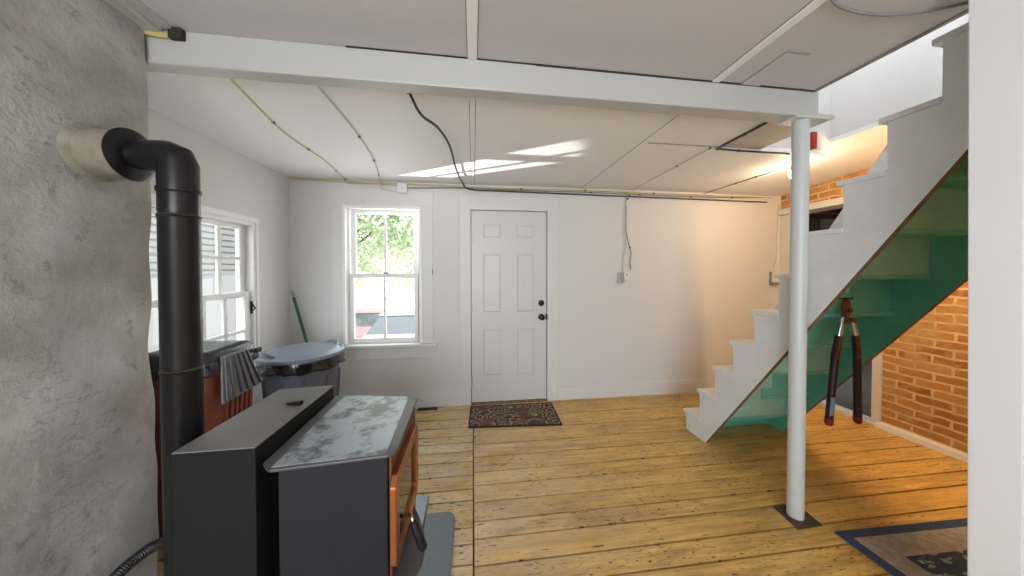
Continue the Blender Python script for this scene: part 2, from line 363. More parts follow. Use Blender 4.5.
def spline(pts, n=6):
    P = [Vector(p) for p in pts]; out = []
    for i in range(len(P) - 1):
        p0 = P[max(i - 1, 0)]; p1 = P[i]; p2 = P[i + 1]; p3 = P[min(i + 2, len(P) - 1)]
        for k in range(n):
            t = k / n
            out.append(0.5 * ((2 * p1) + (p2 - p0) * t + (2 * p0 - 5 * p1 + 4 * p2 - p3) * t * t + (3 * p1 - p0 - 3 * p2 + p3) * t ** 3))
    out.append(P[-1]); return out

# ------------------------------------------------------------------ room shell
XL, YB, XR = -1.755, 3.20, 3.63
ZC, ZF, ZH = 2.295, 2.39, 2.29      # rear ceiling, front ceiling, hall ceiling
# floor: boards run along X, broken by a seam at X = 0
fl = MB(); tone = []
def plank_rows(x0, x1, ys, zt=0.0):
    for a, c in zip(ys, ys[1:]):
        lo, hi = min(a, c) + 0.0055, max(a, c) - 0.0055
        nb = len(fl.f); xs = [x0, x1]
        if x1 - x0 > 3: xs = [x0, x1]
        for p, q in zip(xs, xs[1:]):
            fl.box(p, q, lo, hi, zt - 0.03, zt)
        t = random.random(); tone.extend([t] * (len(fl.f) - nb))
rows_r = [3.24, 3.137, 2.89, 2.662, 2.455, 2.287, 2.116, 1.985, 1.840, 1.698, 1.585, 1.438, 1.315, 1.16, 1.0, 0.82, 0.66, 0.5, 0.33, 0.15, 0.0, -0.2]
while rows_r[-1] > -2.6: rows_r.append(rows_r[-1] - random.uniform(0.15, 0.2))
rows_l = [3.24, 3.08, 2.90, 2.74, 2.60, 2.495, 2.371, 2.247, 2.093, 1.959, 1.86, 1.661, 1.56, 1.45, 1.30, 1.15, 1.0]
while rows_l[-1] > -2.6: rows_l.append(rows_l[-1] - random.uniform(0.13, 0.17))
plank_rows(0.004, XR, rows_r); plank_rows(XL, -0.004, rows_l)
nplank = len(fl.f)
fl.box(XL - 0.1, XR + 0.1, -2.7, 3.3, -0.06, -0.028, 1); tone.extend([0] * 6)
fo = fl.build('floor', [M['planks'], M['dark_gap']]); struct(fo)
a = fo.data.attributes.new('plank', 'FLOAT', 'FACE')
for i in range(len(tone)): a.data[i].value = tone[i]
# walls
w = MB()
w.box(XL - 0.14, XL, -2.7, 1.82, 0, 2.45); w.box(XL - 0.14, XL, 2.72, 3.34, 0, 2.45)
w.box(XL - 0.14, XL, 1.82, 2.72, 0, 0.62); w.box(XL - 0.14, XL, 1.82, 2.72, 1.79, 2.45)
struct(w.build('wall_left', M['wall']))
w = MB()
w.box(XL, -1.262, YB, 3.34, 0, 2.45); w.box(-1.262, -0.525, YB, 3.34, 0, 0.66); w.box(-1.262, -0.525, YB, 3.34, 2.045, 2.45)
w.box(-0.525, -0.022, YB, 3.34, 0, 2.45); w.box(-0.022, 0.79, YB, 3.34, 2.035, 2.45); w.box(0.79, XR + 0.2, YB, 3.34, 0, 2.45)
struct(w.build('wall_back', M['wall']))
# brick wall on the right with a doorway into a dark back room
w = MB(); w.box(XR, XR + 0.2, -2.7, 2.29, 0, 2.45); w.box(XR, XR + 0.2, 2.29, 3.20, 2.10, 2.45)
struct(w.build('wall_right', M['brick']))
t = MB(); t.box(XR - 0.012, XR + 0.2, 3.08, 3.20, 0, 2.06); t.box(XR - 0.015, XR + 0.2, 2.27, 2.335, 0, 2.06)
struct(t.build('trim_1', M['trim'], bevel=0.004))
t = MB(); t.box(XR - 0.05, XR + 0.2, 2.255, 3.20, 2.055, 2.125)
struct(t.build('trim_2', M['trim'], bevel=0.005))
t = MB(); t.hexa([(XR - 0.055, 0.9, 0), (XR, 0.9, 0), (XR, 2.29, 0), (XR - 0.045, 2.29, 0), (XR - 0.035, 0.9, 0.035), (XR, 0.9, 0.05), (XR, 2.29, 0.05), (XR - 0.03, 2.29, 0.035)])
t.box(XR - 0.03, XR + 0.05, 2.29, 3.2, 0, 0.02)
struct(t.build('baseboard_right', M['trim']))
# back room seen through the doorway
w = MB(); w.box(XR + 0.2, 6.0, 1.2, 4.6, -0.10, -0.02); struct(w.build('floor', M['back_floor']))
w = MB(); w.box(6.0, 6.1, 1.2, 4.6, -0.1, 2.5); w.box(XR + 0.2, 6.0, 4.6, 4.7, -0.1, 2.5); w.box(XR + 0.2, 6.0, 1.1, 1.2, -0.1, 2.5)
w.box(XR + 0.2, 6.0, 1.2, 4.6, 2.42, 2.5); struct(w.build('wall_backroom', M['back_wall']))
w = MB()
for i in range(8): w.box(XR + 0.2, 6.0, 1.45 + i * 0.4, 1.52 + i * 0.4, 2.24, 2.42)
struct(w.build('ceiling', M['joist']))
# partition that closes the room off from the passage under the stair head
w = MB(); w.hexa([(1.735, 0.735, 0), (2.74, 0.735, 0), (2.74, 0.828, 0), (1.700, 0.828, 0), (1.655, 0.735, 2.6), (2.74, 0.735, 2.6), (2.74, 0.828, 2.6), (1.622, 0.828, 2.6)]); struct(w.build('wall_partition', M['wall'], bevel=0.004))
w = MB(); w.box(1.80, 1.88, -2.7, 0.735, 0, 2.42); struct(w.build('wall_lamp_block', M['wall']))  # unseen wall added to keep the passage bulb's light out of the room
# rear wall behind the camera; wide opening added for the fill
w = MB()
w.box(XL, -1.6, -2.82, -2.7, 0, 2.45); w.box(0.7, XR + 0.2, -2.82, -2.7, 0, 2.45)
w.box(-1.6, 0.7, -2.82, -2.7, 0, 0.6); w.box(-1.6, 0.7, -2.82, -2.7, 2.2, 2.45)
struct(w.build('wall_rear', M['wall']))
# ceilings
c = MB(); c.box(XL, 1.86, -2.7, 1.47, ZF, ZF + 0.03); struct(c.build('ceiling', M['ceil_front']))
c = MB(); c.box(XL, 1.745, 1.47, YB, ZC, ZC + 0.03); c.box(1.745, 2.72, 2.03, YB, ZC, ZC + 0.03)
zh = lambda y: 2.385 if y < 2.03 else 2.385 - 0.10 * (y - 2.03) / 1.17
c.box(2.72, XR, 0.84, 2.03, 2.385, 2.415); c.hexa([(2.72, 2.03, 2.385), (XR, 2.03, 2.385), (XR, YB, 2.285), (2.72, YB, 2.285), (2.72, 2.03, 2.415), (XR, 2.03, 2.415), (XR, YB, 2.325), (2.72, YB, 2.325)])
struct(c.build('ceiling', M['ceil']))
c = MB(); c.box(1.88, XR, -2.7, 0.735, ZH, ZH + 0.03); c.box(2.74, XR, 0.735, 0.84, ZH, ZH + 0.12); struct(c.build('ceiling', M['ceil']))
c = MB(); c.box(1.75, 2.12, 1.56, 2.03, ZC + 0.012, ZC + 0.03); struct(c.build('ceiling_panel', M['ceil_tan']))
# stairwell shaft above the ceiling
w = MB(); w.box(2.722, 2.80, 0.75, 2.03, 2.39, 4.4); w.box(1.80, 1.855, 0.75, 2.03, ZF + 0.03, 4.4)
w.box(1.80, 2.80, 0.67, 0.75, 2.61, 4.4); w.box(1.80, 2.722, 2.03, 2.10, ZC + 0.03, 4.4)
struct(w.build('wall_stairwell', M['wall']))
w = MB(); w.box(1.80, 2.80, 0.67, 2.10, 4.4, 4.45); struct(w.build('ceiling', M['ceil']))
# battens over the board joints
t = MB(); t.box(-0.022, 0.020, -2.7, 1.44, ZF - 0.008, ZF); t.box(-0.016, 0.014, 1.5, YB, ZC - 0.007, ZC); struct(t.build('trim_3', M['ceil'], bevel=0.002))
t = MB(); t.box(1.228, 1.268, -2.7, 1.45, ZF - 0.009, ZF); t.box(1.165, 1.205, 1.55, YB, ZC - 0.007, ZC); struct(t.build('trim_4', M['ceil'], bevel=0.002))
t = MB()
for xe in (-0.026, 0.020, 1.224, 1.268): t.box(xe, xe + 0.004, -2.7, 1.43, ZF - 0.0025, ZF)
for xe in (-0.0195, 0.014, 1.1615, 1.205): t.box(xe, xe + 0.0035, 1.57, YB, ZC - 0.0025, ZC)
t.box(1.396, 1.400, 1.215, 1.455, ZF - 0.004, ZF); t.box(1.396, 1.514, 1.2115, 1.2148, ZF - 0.0075, ZF)
struct(t.build('trim_12', M['cable_grey']))
t = MB(); t.box(1.40, 1.51, 1.215, 1.455, ZF - 0.006, ZF); struct(t.build('trim_5', M['ceil_front'], bevel=0.002))
t = MB(); t.box(1.205, 1.75, 1.995, 2.003, ZC - 0.003, ZC); t.box(1.745, 1.752, 1.56, 2.03, ZC - 0.006, ZC); struct(t.build('trim_6', M['cable_grey']))
t = MB(); t.box(1.845, 1.866, -2.7, 1.46, ZF - 0.006, ZF + 0.03); struct(t.build('trim_7', M['cable_grey']))
# the painted beam
def quad_prism(p, z0, z1, m=0, mb=None):
    mb = mb or MB(); return mb.hexa([(x, y, z0) for x, y in p] + [(x, y, z1) for x, y in p], m)
b = quad_prism([(-1.755, 1.421), (1.885, 1.462), (1.885, 1.562), (-1.755, 1.488)], 2.25, ZF)
struct(b.build('ceiling_beam', M['beam'], bevel=0.006))
t = MB(); t.hexa([(-0.55, 1.430, ZF - 0.005), (0.3, 1.440, ZF - 0.005), (0.3, 1.45, ZF - 0.005), (-0.55, 1.44, ZF - 0.005), (-0.55, 1.430, ZF + .001), (0.3, 1.440, ZF + .001), (0.3, 1.45, ZF + .001), (-0.55, 1.44, ZF + .001)])
t.hexa([(0.3, 1.440, ZF - 0.008), (1.86, 1.458, ZF - 0.008), (1.86, 1.47, ZF - 0.008), (0.3, 1.45, ZF - 0.008), (0.3, 1.440, ZF + .001), (1.86, 1.458, ZF + .001), (1.86, 1.47, ZF + .001), (0.3, 1.45, ZF + .001)])
struct(t.build('trim_8', M['dark_gap']))
# pale trim board between the chimney and the front ceiling
t = MB(); t.box(-1.36, -1.245, -2.7, 1.425, ZF - 0.028, ZF); t.box(-1.245, -1.20, -2.7, 1.415, ZF - 0.012, ZF)
struct(t.build('trim_9', M['beam'], bevel=0.003))
# baseboards
t = MB()
for x0, x1 in ((XL, -0.135), (0.90, XR)):
    t.box(x0, x1, YB - 0.016, YB, 0, 0.145); t.box(x0, x1, YB - 0.011, YB, 0.145, 0.158)
struct(t.build('baseboard_back', M['trim'], bevel=0.003))
t = MB(); t.box(XL, XL + 0.016, 1.5, YB, 0, 0.15); struct(t.build('baseboard_left', M['trim'], bevel=0.003))
# door casing and window casing: flat boards on the back wall
t = MB(); t.box(-0.135, -0.024, YB - 0.012, YB, 0, 2.17); t.box(0.793, 0.90, YB - 0.012, YB, 0, 2.17); t.box(-0.024, 0.793, YB - 0.012, YB, 2.037, 2.17)
struct(t.build('trim_10', M['trim'], bevel=0.002))
t = MB(); t.box(-1.375, -1.262, YB - 0.012, YB, 0.66, 2.05); t.box(-0.525, -0.405, YB - 0.012, YB, 0.66, 2.05); t.box(-1.395, -0.40, YB - 0.014, YB, 2.05, 2.205)
struct(t.build('trim_11', M['trim'], bevel=0.002))

# ------------------------------------------------------------------ window in the back wall
wn = sroot('window_1', (-0.89, YB, 0.66), 'tall white two-over-two sash window in the back wall', 'window')
f = MB(); f.box(-1.275, -1.245, YB - 0.02, YB + 0.12, 0.668, 2.05); f.box(-0.545, -0.515, YB - 0.02, YB + 0.12, 0.668, 2.05); f.box(-1.245, -0.545, YB - 0.02, YB + 0.12, 2.02, 2.05)
f.box(-1.245, -1.225, YB + 0.04, YB + 0.06, 0.68, 2.02); f.box(-0.565, -0.545, YB + 0.04, YB + 0.06, 0.68, 2.02)
f.build('window_frame', M['sash'], wn, bevel=0.003)
s_ = MB(); s_.box(-1.33, -0.36, YB - 0.055, YB + 0.12, 0.632, 0.666); s_.build('window_sill', M['trim'], wn, bevel=0.006)
s_ = MB(); s_.box(-1.30, -0.385, YB - 0.02, YB, 0.515, 0.632); s_.build('window_apron', M['trim'], wn, bevel=0.003)
def sash(y, z0, z1, x0, x1, par, st=0.048, cols=2):
    q = MB(); q.box(x0, x0 + st, y, y + 0.03, z0, z1); q.box(x1 - st, x1, y, y + 0.03, z0, z1)
    q.box(x0 + st, x1 - st, y, y + 0.03, z0, z0 + st); q.box(x0 + st, x1 - st, y, y + 0.03, z1 - st * 0.8, z1)
    for k in range(1, cols):
        xm = x0 + (x1 - x0) * k / cols; q.box(xm - 0.011, xm + 0.011, y + 0.003, y + 0.027, z0 + st - 0.005, z1 - st * 0.8 + 0.005)
    so = q.build('window_sash', M['sash'], par, bevel=0.003)
    g = MB(); g.box(x0 + 0.01, x1 - 0.01, y + 0.013, y + 0.017, z0 + 0.01, z1 - 0.01); g.build('pane', M['glass'], so)
sash(YB + 0.075, 1.325, 2.02, -1.225, -0.565, wn); sash(YB + 0.04, 0.668, 1.375, -1.235, -0.552, wn)
l = MB(); l.box(-0.90, -0.85, YB + 0.015, YB + 0.045, 1.372, 1.390); l.build('sash_lock', M['hinge'], wn, bevel=0.003)

# ------------------------------------------------------------------ window in the left wall
wn = sroot('window_2', (XL, 2.27, 0.62), 'small-paned white sash window in the left wall', 'window')
f = MB(); f.box(XL - 0.13, XL + 0.004, 1.82, 1.85, 0.62, 1.79); f.box(XL - 0.13, XL + 0.004, 2.70, 2.722, 0.62, 1.79); f.box(XL - 0.13, XL + 0.004, 1.85, 2.70, 1.765, 1.79)
f.box(XL - 0.005, XL + 0.012, 2.722, 2.752, 0.62, 1.80); f.box(XL - 0.005, XL + 0.012, 1.79, 1.82, 0.62, 1.80); f.box(XL - 0.005, XL + 0.014, 1.78, 2.76, 1.79, 1.83)
f.build('window_frame', M['sash'], wn, bevel=0.003)
s_ = MB(); s_.box(XL - 0.13, XL + 0.05, 1.79, 2.76, 0.585, 0.622); s_.build('window_sill', M['trim'], wn, bevel=0.005)
def sash2(x, z0, z1, y0, y1, par, cols, rowsz, st=0.06):
    q = MB(); q.box(x, x + 0.03, y0, y0 + st, z0, z1); q.box(x, x + 0.03, y1 - st, y1, z0, z1)
    q.box(x, x + 0.03, y0 + st, y1 - st, z0, z0 + 0.05); q.box(x, x + 0.03, y0 + st, y1 - st, z1 - 0.035, z1)
    p = (y1 - y0 - 2 * st) / cols
    for k in range(1, cols): q.box(x + 0.004, x + 0.026, y0 + st + p * k - 0.016, y0 + st + p * k + 0.016, z0 + 0.045, z1 - 0.03)
    for z in rowsz: q.box(x + 0.006, x + 0.024, y0 + st - 0.005, y1 - st + 0.005, z - 0.012, z + 0.012)
    so = q.build('window_sash', M['sash'], par, bevel=0.003)
    g = MB(); g.box(x + 0.013, x + 0.017, y0 + 0.01, y1 - 0.01, z0 + 0.01, z1 - 0.01); g.build('pane', M['glass'], so)
sash2(XL - 0.085, 1.19, 1.765, 1.85, 2.70, wn, 4, [1.50]); sash2(XL - 0.052, 0.622, 1.24, 1.85, 2.70, wn, 4, [0.93])
l = MB(); l.box(XL - 0.03, XL - 0.008, 2.695, 2.715, 1.06, 1.16); l.tube([(XL - 0.015, 2.69, 1.08), (XL + 0.012, 2.70, 1.10), (XL - 0.01, 2.695, 1.14)], 0.006, 6)
l.build('sash_catch', M['knob'], wn)

# ------------------------------------------------------------------ six-panel door
dr = sroot('door_1', (0.385, YB, 0.0), 'white six-panel entry door in the back wall', 'door')
YD = YB + 0.012
panels = [(0.095, 0.300, 1.740, 1.895), (0.455, 0.655, 1.740, 1.895), (0.095, 0.300, 0.955, 1.585), (0.455, 0.655, 0.955, 1.585), (0.095, 0.300, 0.285, 0.790), (0.455, 0.655, 0.285, 0.790)]
d = MB(); d.box(-0.016, 0.784, YD + 0.009, YD + 0.045, 0.018, 2.030)
xs = [-0.016, 0.095, 0.300, 0.455, 0.655, 0.784]; zs = [0.018, 0.285, 0.790, 0.955, 1.585, 1.740, 1.895, 2.030]
for i in range(5):
    if i in (0, 2, 4): d.box(xs[i], xs[i + 1], YD, YD + 0.012, zs[0], zs[-1])
    else:
        for k in (0, 2, 4, 6): d.box(xs[i], xs[i + 1], YD, YD + 0.012, zs[k], zs[k + 1])
d.build('door_slab', M['door'], dr)
for x0, x1, z0, z1 in panels:
    p = MB(); g = 0.010; h = 0.026
    o4 = [(x0 + g, z0 + g), (x1 - g, z0 + g), (x1 - g, z1 - g), (x0 + g, z1 - g)]; i4 = [(x0 + h, z0 + h), (x1 - h, z0 + h), (x1 - h, z1 - h), (x0 + h, z1 - h)]
    p.add([(u, YD + 0.0095, q) for u, q in o4] + [(u, YD + 0.002, q) for u, q in i4], [(0, 1, 5, 4), (1, 2, 6, 5), (2, 3, 7, 6), (3, 0, 4, 7), (4, 5, 6, 7), (3, 2, 1, 0)])
    p.build('door_panel', M['door'], dr)
k = MB(); k.lathe([(0.034, 0), (0.034, -0.006), (0.014, -0.012), (0.012, -0.03), (0.026, -0.04), (0.030, -0.055), (0.024, -0.066), (0.0, -0.068)], (0.728, YD, 0.905), 'Y', 20)
k.build('door_knob', M['knob'], dr, smooth=True)
k = MB(); k.lathe([(0.033, 0), (0.032, -0.010), (0.026, -0.016), (0.0, -0.018)], (0.728, YD, 1.055), 'Y', 20); k.box(0.722, 0.734, YD - 0.03, YD - 0.015, 1.035, 1.075)
k.build('deadbolt', M['knob'], dr, smooth=True)
k = MB(); k.box(0.776, 0.80, YD - 0.018, YD - 0.002, 0.875, 0.94); k.build('strike_plate', M['knob'], dr)
for z in (1.74, 1.02, 0.24):
    k = MB(); k.lathe([(0.007, -0.05), (0.007, 0.05)], (-0.022, YD - 0.016, z), 'Z', 8); k.box(-0.026, -0.006, YD - 0.012, YD - 0.006, z - 0.045, z + 0.045)
    k.build('hinge', M['hinge'], dr)
k = MB(); k.box(-0.022, 0.79, YB - 0.02, YB + 0.1, 0, 0.016); k.build('door_threshold', M['raw_wood'], dr)
k = MB(); k.box(-0.022, 0.79, YD + 0.046, YD + 0.12, 0.0, 2.035); k.build('door_jamb', M['dark_gap'], dr)

# ------------------------------------------------------------------ chimney
ch = thing('chimney', (-1.56, 0.4, 0), 'massive rough grey plastered chimney at the left edge of the room', 'chimney')
bm = bmesh.new()
NY, NZ = 60, 60; y0, y1 = -0.9, 1.412
def plast(y, z, k):
    p = Vector((y * 1.7, z * 1.7, k)); q = Vector((y * 6, z * 6, k + 3))
    return 0.022 * noise.noise(p) + 0.007 * noise.noise(q)
grid = []
zmax = 2.385
for i in range(NY + 1):
    row = []
    y = y0 + (y1 - y0) * i / NY
    for j in range(NZ + 1):
        z = zmax * j / NZ
        x = -1.285 + plast(y, z, 0.3)
        e = max(0, (y - (y1 - 0.05)) / 0.05); x -= 0.012 * e * e          # rounded arris
        row.append(bm.verts.new((x + 1.56, y - 0.4 + (0.014 * noise.noise(Vector((z * 5, 1, 2))) if i == NY else 0), z)))
    grid.append(row)
back = [[bm.verts.new((-1.755 + 1.56 + 0.0, y1 - 0.4 + 0.01 * noise.noise(Vector((zmax * j / NZ * 4, 5, 2))), zmax * j / NZ)) for j in range(NZ + 1)]]
for i in range(NY):
    for j in range(NZ): bm.faces.new((grid[i][j], grid[i + 1][j], grid[i + 1][j + 1], grid[i][j + 1]))
for j in range(NZ): bm.faces.new((grid[NY][j], back[0][j], back[0][j + 1], grid[NY][j + 1]))
fb = [bm.verts.new((-1.755 + 1.56, y0 - 0.4, 0)), bm.verts.new((-1.755 + 1.56, y0 - 0.4, zmax))]
bm.faces.new([fb[0]] + [grid[0][j] for j in range(NZ + 1)] + [fb[1]])
bm.faces.new([r[NZ] for r in grid] + [back[0][NZ], fb[1]])
bm.faces.new([r[0] for r in grid][::-1] + [fb[0], back[0][0]])
bm.faces.new([fb[0], fb[1]] + [back[0][j] for j in range(NZ, -1, -1)])
bmesh.ops.recalc_face_normals(bm, faces=bm.faces)
me = bpy.data.meshes.new('plaster_body'); bm.to_mesh(me); bm.free(); me.materials.append(M['plaster'])
for p in me.polygons: p.use_smooth = True
me.set_sharp_from_angle(angle=math.radians(50))
o = bpy.data.objects.new('plaster_body', me); COL.objects.link(o); o.parent = ch
PY, PZ = 1.22, 1.806
k = MB(); k.lathe([(0.084, 0), (0.082, 0.01), (0.080, 0.04), (0.081, 0.08), (0.079, 0.133), (0.072, 0.135)], (-1.305, PY, PZ), 'X', 36)
k.lathe([(0.100, 0.0), (0.097, 0.018), (0.088, 0.030), (0.081, 0.036)], (-1.300, PY, PZ), 'X', 36)
k.build('thimble', M['thimble'], ch, smooth=True, label='tan cement thimble ring')

# ------------------------------------------------------------------ stovepipe
sp = thing('stovepipe', (-1.032, PY, 0.3), 'black elbow stovepipe running from the chimney down behind the stove', 'stovepipe')
RP = 0.0535; PX = -1.027
k = MB(); k.lathe([(0.0, 0.0), (0.088, 0.0), (0.088, 0.005), (0.066, 0.018), (0.0, 0.018)], (-1.169, PY, PZ), 'X', 36); k.build('flange', M['pipe'], sp, smooth=True)
k = MB(); k.tube([(-1.168, PY, PZ), (-1.09, PY, PZ)], 0.047, 32); k.build('crimped_sleeve', M['pipe'], sp, smooth=True)
k = MB(); ez = PZ
pts = [(-1.118, PY, ez), (PX - 0.024, PY, ez), (PX - 0.0065, PY, ez - 0.0065), (PX, PY, ez - 0.024), (PX, PY, ez - 0.12)]
k.tube(pts, RP, 36); k.lathe([(RP + 0.004, -0.006), (RP + 0.004, 0.006)], (PX, PY, ez - 0.118), 'Z', 36); k.build('elbow', M['pipe'], sp, smooth=True)
for za, zb in ((1.60, ez - 0.12), (1.06, 1.60), (0.25, 1.06)):
    k = MB(); k.lathe([(RP - 0.003, 0), (RP, 0.012), (RP, zb - za - 0.012), (RP + 0.003, zb - za - 0.006), (RP - 0.003, zb - za)], (PX, PY, za), 'Z', 36)
    po = k.build('pipe_section', M['pipe'], sp, smooth=True)
    k = MB(); k.lathe([(RP - 0.001, -0.004), (RP + 0.004, 0), (RP - 0.001, 0.004)], (PX, PY, za), 'Z', 36); k.build('seam_ring', M['steel_plate'], po, smooth=True)

# ------------------------------------------------------------------ hearth, ember pad
h = MB(); h.box(-1.10, -0.272, 0.75, 1.905, 0.0, 0.028); tag(h.build('hearth_board', M['hearth'], bevel=0.003), 'grey sheet metal hearth board on the floor beneath the wood stove', 'hearth')
h = MB(); rr = 0.05; x0, x1, ya, yb = -0.268, -0.105, 0.75, 1.765
poly = [(x0, ya), (x1, ya)] + [(x1 - rr + rr * math.cos(t * PI / 16), yb - rr + rr * math.sin(t * PI / 16)) for t in range(9)] + [(x0, yb)]
h.prism(poly, 'Z', 0.0, 0.022); tag(h.build('ember_pad', M['pad'], bevel=0.004), 'dark speckled rounded ember pad on the boards beside the hearth', 'floor pad')

# ------------------------------------------------------------------ wood stove
ZT = 0.79
st = thing('wood_stove', (-0.45, 1.3, 0.028), 'charcoal wood stove with copper framed glass door and worn grey top', 'stove')
b = MB(); b.hexa([(-0.618, 1.045, 0.16), (-0.290, 1.070, 0.16), (-0.298, 1.535, 0.16), (-0.640, 1.575, 0.16), (-0.618, 1.045, 0.780), (-0.290, 1.070, 0.780), (-0.298, 1.535, 0.780), (-0.640, 1.575, 0.780)])
b.build('stove_body', M['stove_body'], st, bevel=0.006)
b = MB(); b.hexa([(-0.57, 1.12, 0.028), (-0.34, 1.13, 0.028), (-0.35, 1.48, 0.028), (-0.59, 1.5, 0.028), (-0.57, 1.10, 0.16), (-0.33, 1.11, 0.16), (-0.34, 1.50, 0.16), (-0.60, 1.52, 0.16)])
b.build('pedestal', M['stove_body'], st, bevel=0.006)
pp = [(-0.640, 1.030), (-0.625, 1.022), (-0.285, 1.055), (-0.265, 1.066), (-0.259, 1.090), (-0.268, 1.515), (-0.278, 1.536), (-0.655, 1.600), (-0.672, 1.585), (-0.671, 1.062)]
b = MB(); b.prism(pp, 'Z', 0.780, ZT); b.build('top_rim', M['plate_rim'], st, bevel=0.003)
b = MB(); b.prism([(-0.630, 1.034), (-0.292, 1.064), (-0.312, 1.530), (-0.630, 1.584)], 'Z', ZT - 0.002, ZT + 0.0015); b.build('top_plate', M['plate'], st, bevel=0.0008, label='worn pale grey stove top plate')
fr = MB(); fr.box(-0.288, -0.281, 1.085, 1.52, 0.20, 0.765); fr.build('front_plate', M['brown_reflection'], st)
# door: plane X, copper frame with clipped corners around dark glass
dy0, dy1, dz0, dz1 = 1.055, 1.468, 0.378, 0.704
def octo(y0, y1, z0, z1, c): return [(y0 + c, z0), (y1 - c, z0), (y1, z0 + c), (y1, z1 - c), (y1 - c, z1), (y0 + c, z1), (y0, z1 - c), (y0, z0 + c)]
fr = MB(); A = octo(dy0, dy1, dz0, dz1, 0.03); B = octo(dy0 + 0.05, dy1 - 0.05, dz0 + 0.05, dz1 - 0.05, 0.012)
xf, xb = -0.258, -0.281
vs = [(xf, u, q) for u, q in A] + [(xf, u, q) for u, q in B] + [(xb, u, q) for u, q in A] + [(xb, u, q) for u, q in B]
fs = []
for i in range(8):
    j = (i + 1) % 8; fs += [(i, j, 8 + j, 8 + i), (16 + j, 16 + i, 24 + i, 24 + j), (i, 16 + i, 16 + j, j), (8 + j, 24 + j, 24 + i, 8 + i)]
fr.add(vs, fs); dfo = fr.build('stove_door', M['copper'], st, bevel=0.004)
gl = MB(); gl.prism(octo(dy0 + 0.045, dy1 - 0.045, dz0 + 0.045, dz1 - 0.045, 0.01), 'X', -0.277, -0.270); gl.build('door_glass', M['black_glass'], dfo)
hd = MB(); hd.tube(spline([(-0.262, 1.228, 0.442), (-0.250, 1.205, 0.468), (-0.238, 1.175, 0.490), (-0.228, 1.155, 0.496), (-0.222, 1.146, 0.482)]), 0.006, 8)
for i in range(5): hd.lathe([(0.009, 0), (0.0105, 0.003), (0.009, 0.006)], (-0.262 + i * 0.005, 1.226 - 0.006 * i, 0.446 + 0.006 * i), 'X', 10)
ho = hd.build('door_handle', M['brass'], dfo, smooth=True)
gp = MB(); gp.tube([(-0.222, 1.147, 0.486), (-0.218, 1.145, 0.474), (-0.184, 1.132, 0.396), (-0.181, 1.131, 0.388)], [0.009, 0.014, 0.0165, 0.011], 14); gp.build('grip', M['black'], ho, smooth=True)
al = MB(); pl = [(-0.29, 1.07), (-0.235, 1.075), (-0.205, 1.095), (-0.188, 1.14), (-0.186, 1.20), (-0.20, 1.27), (-0.235, 1.36), (-0.29, 1.47)]
al.prism(pl, 'Z', 0.315, 0.330); al.build('ash_lip', M['plate_rim'], st, bevel=0.004)

# ------------------------------------------------------------------ metal box behind the stove
bx = thing('metal_box', (-0.82, 1.33, 0.028), 'plain black sheet metal box with grey top and small latch behind the stove', 'metal box')
zb = 0.84
q = [(-0.934, 1.067), (-0.698, 1.070), (-0.685, 1.602), (-0.918, 1.581)]
b = MB(); b.hexa([(x, y, 0.028) for x, y in q] + [(x, y, zb - 0.004) for x, y in q])
lo = [(-0.985, 1.098), (-0.935, 1.068), (-0.925, 1.14), (-0.96, 1.15)]
b.hexa([(x, y, 0.028) for x, y in lo] + [(-0.982, 1.098, zb - 0.036), (-0.934, 1.0675, zb - 0.006), (-0.925, 1.14, zb - 0.006), (-0.957, 1.15, zb - 0.03)])
b.build('body', M['box_body'], bx, bevel=0.003)
b = MB(); b.hexa([(x, y, zb - 0.005) for x, y in q] + [(x, y, zb) for x, y in q]); b.build('top', M['box_top'], bx, bevel=0.002)
b = MB(); b.hexa([(-0.780, 1.385, zb), (-0.722, 1.370, zb), (-0.718, 1.392, zb), (-0.778, 1.393, zb), (-0.785, 1.384, zb + 0.010), (-0.722, 1.370, zb + 0.018), (-0.718, 1.392, zb + 0.018), (-0.783, 1.390, zb + 0.010)])
b.build('latch', M['black'], bx, bevel=0.002)

# ------------------------------------------------------------------ black hose by the chimney
pts = spline([(-0.975, 1.40, 0.33), (-1.08, 1.375, 0.35), (-1.19, 1.32, 0.36), (-1.215, 1.26, 0.362), (-1.225, 1.19, 0.35), (-1.225, 1.10, 0.31), (-1.225, 0.95, 0.18), (-1.225, 0.75, 0.032)], 40)
rr_ = [0.0185 + 0.0016 * math.sin(i * 1.6) for i in range(len(pts))]
h = MB(); h.tube(pts, rr_, 12); tag(h.build('hose', M['hose'], smooth=True), 'black ribbed hose curving along the foot of the plastered chimney', 'hose')

# ------------------------------------------------------------------ bins by the left window
rb = thing('trash_bin', (-1.52, 1.89, 0), 'terracotta plastic bin with dark domed lid and grey swing flap', 'bin')
def rrect(x0, x1, y0, y1, r, n=5):
    out = []
    for cx, cy, a0 in ((x1 - r, y1 - r, 0), (x0 + r, y1 - r, PI / 2), (x0 + r, y0 + r, PI), (x1 - r, y0 + r, 1.5 * PI)):
        out += [(cx + r * math.cos(a0 + PI / 2 * k / n), cy + r * math.sin(a0 + PI / 2 * k / n)) for k in range(n + 1)]
    return out
def loft(mb, loops, m=0):
    n = len(loops[0][0]); vs = []
    for lp, z in loops: vs += [(x, y, z) for x, y in lp]
    fs = [(i * n + k, i * n + (k + 1) % n, (i + 1) * n + (k + 1) % n, (i + 1) * n + k) for i in range(len(loops) - 1) for k in range(n)]
    fs += [tuple(range(n - 1, -1, -1)), tuple((len(loops) - 1) * n + k for k in range(n))]
    return mb.add(vs, fs, m)
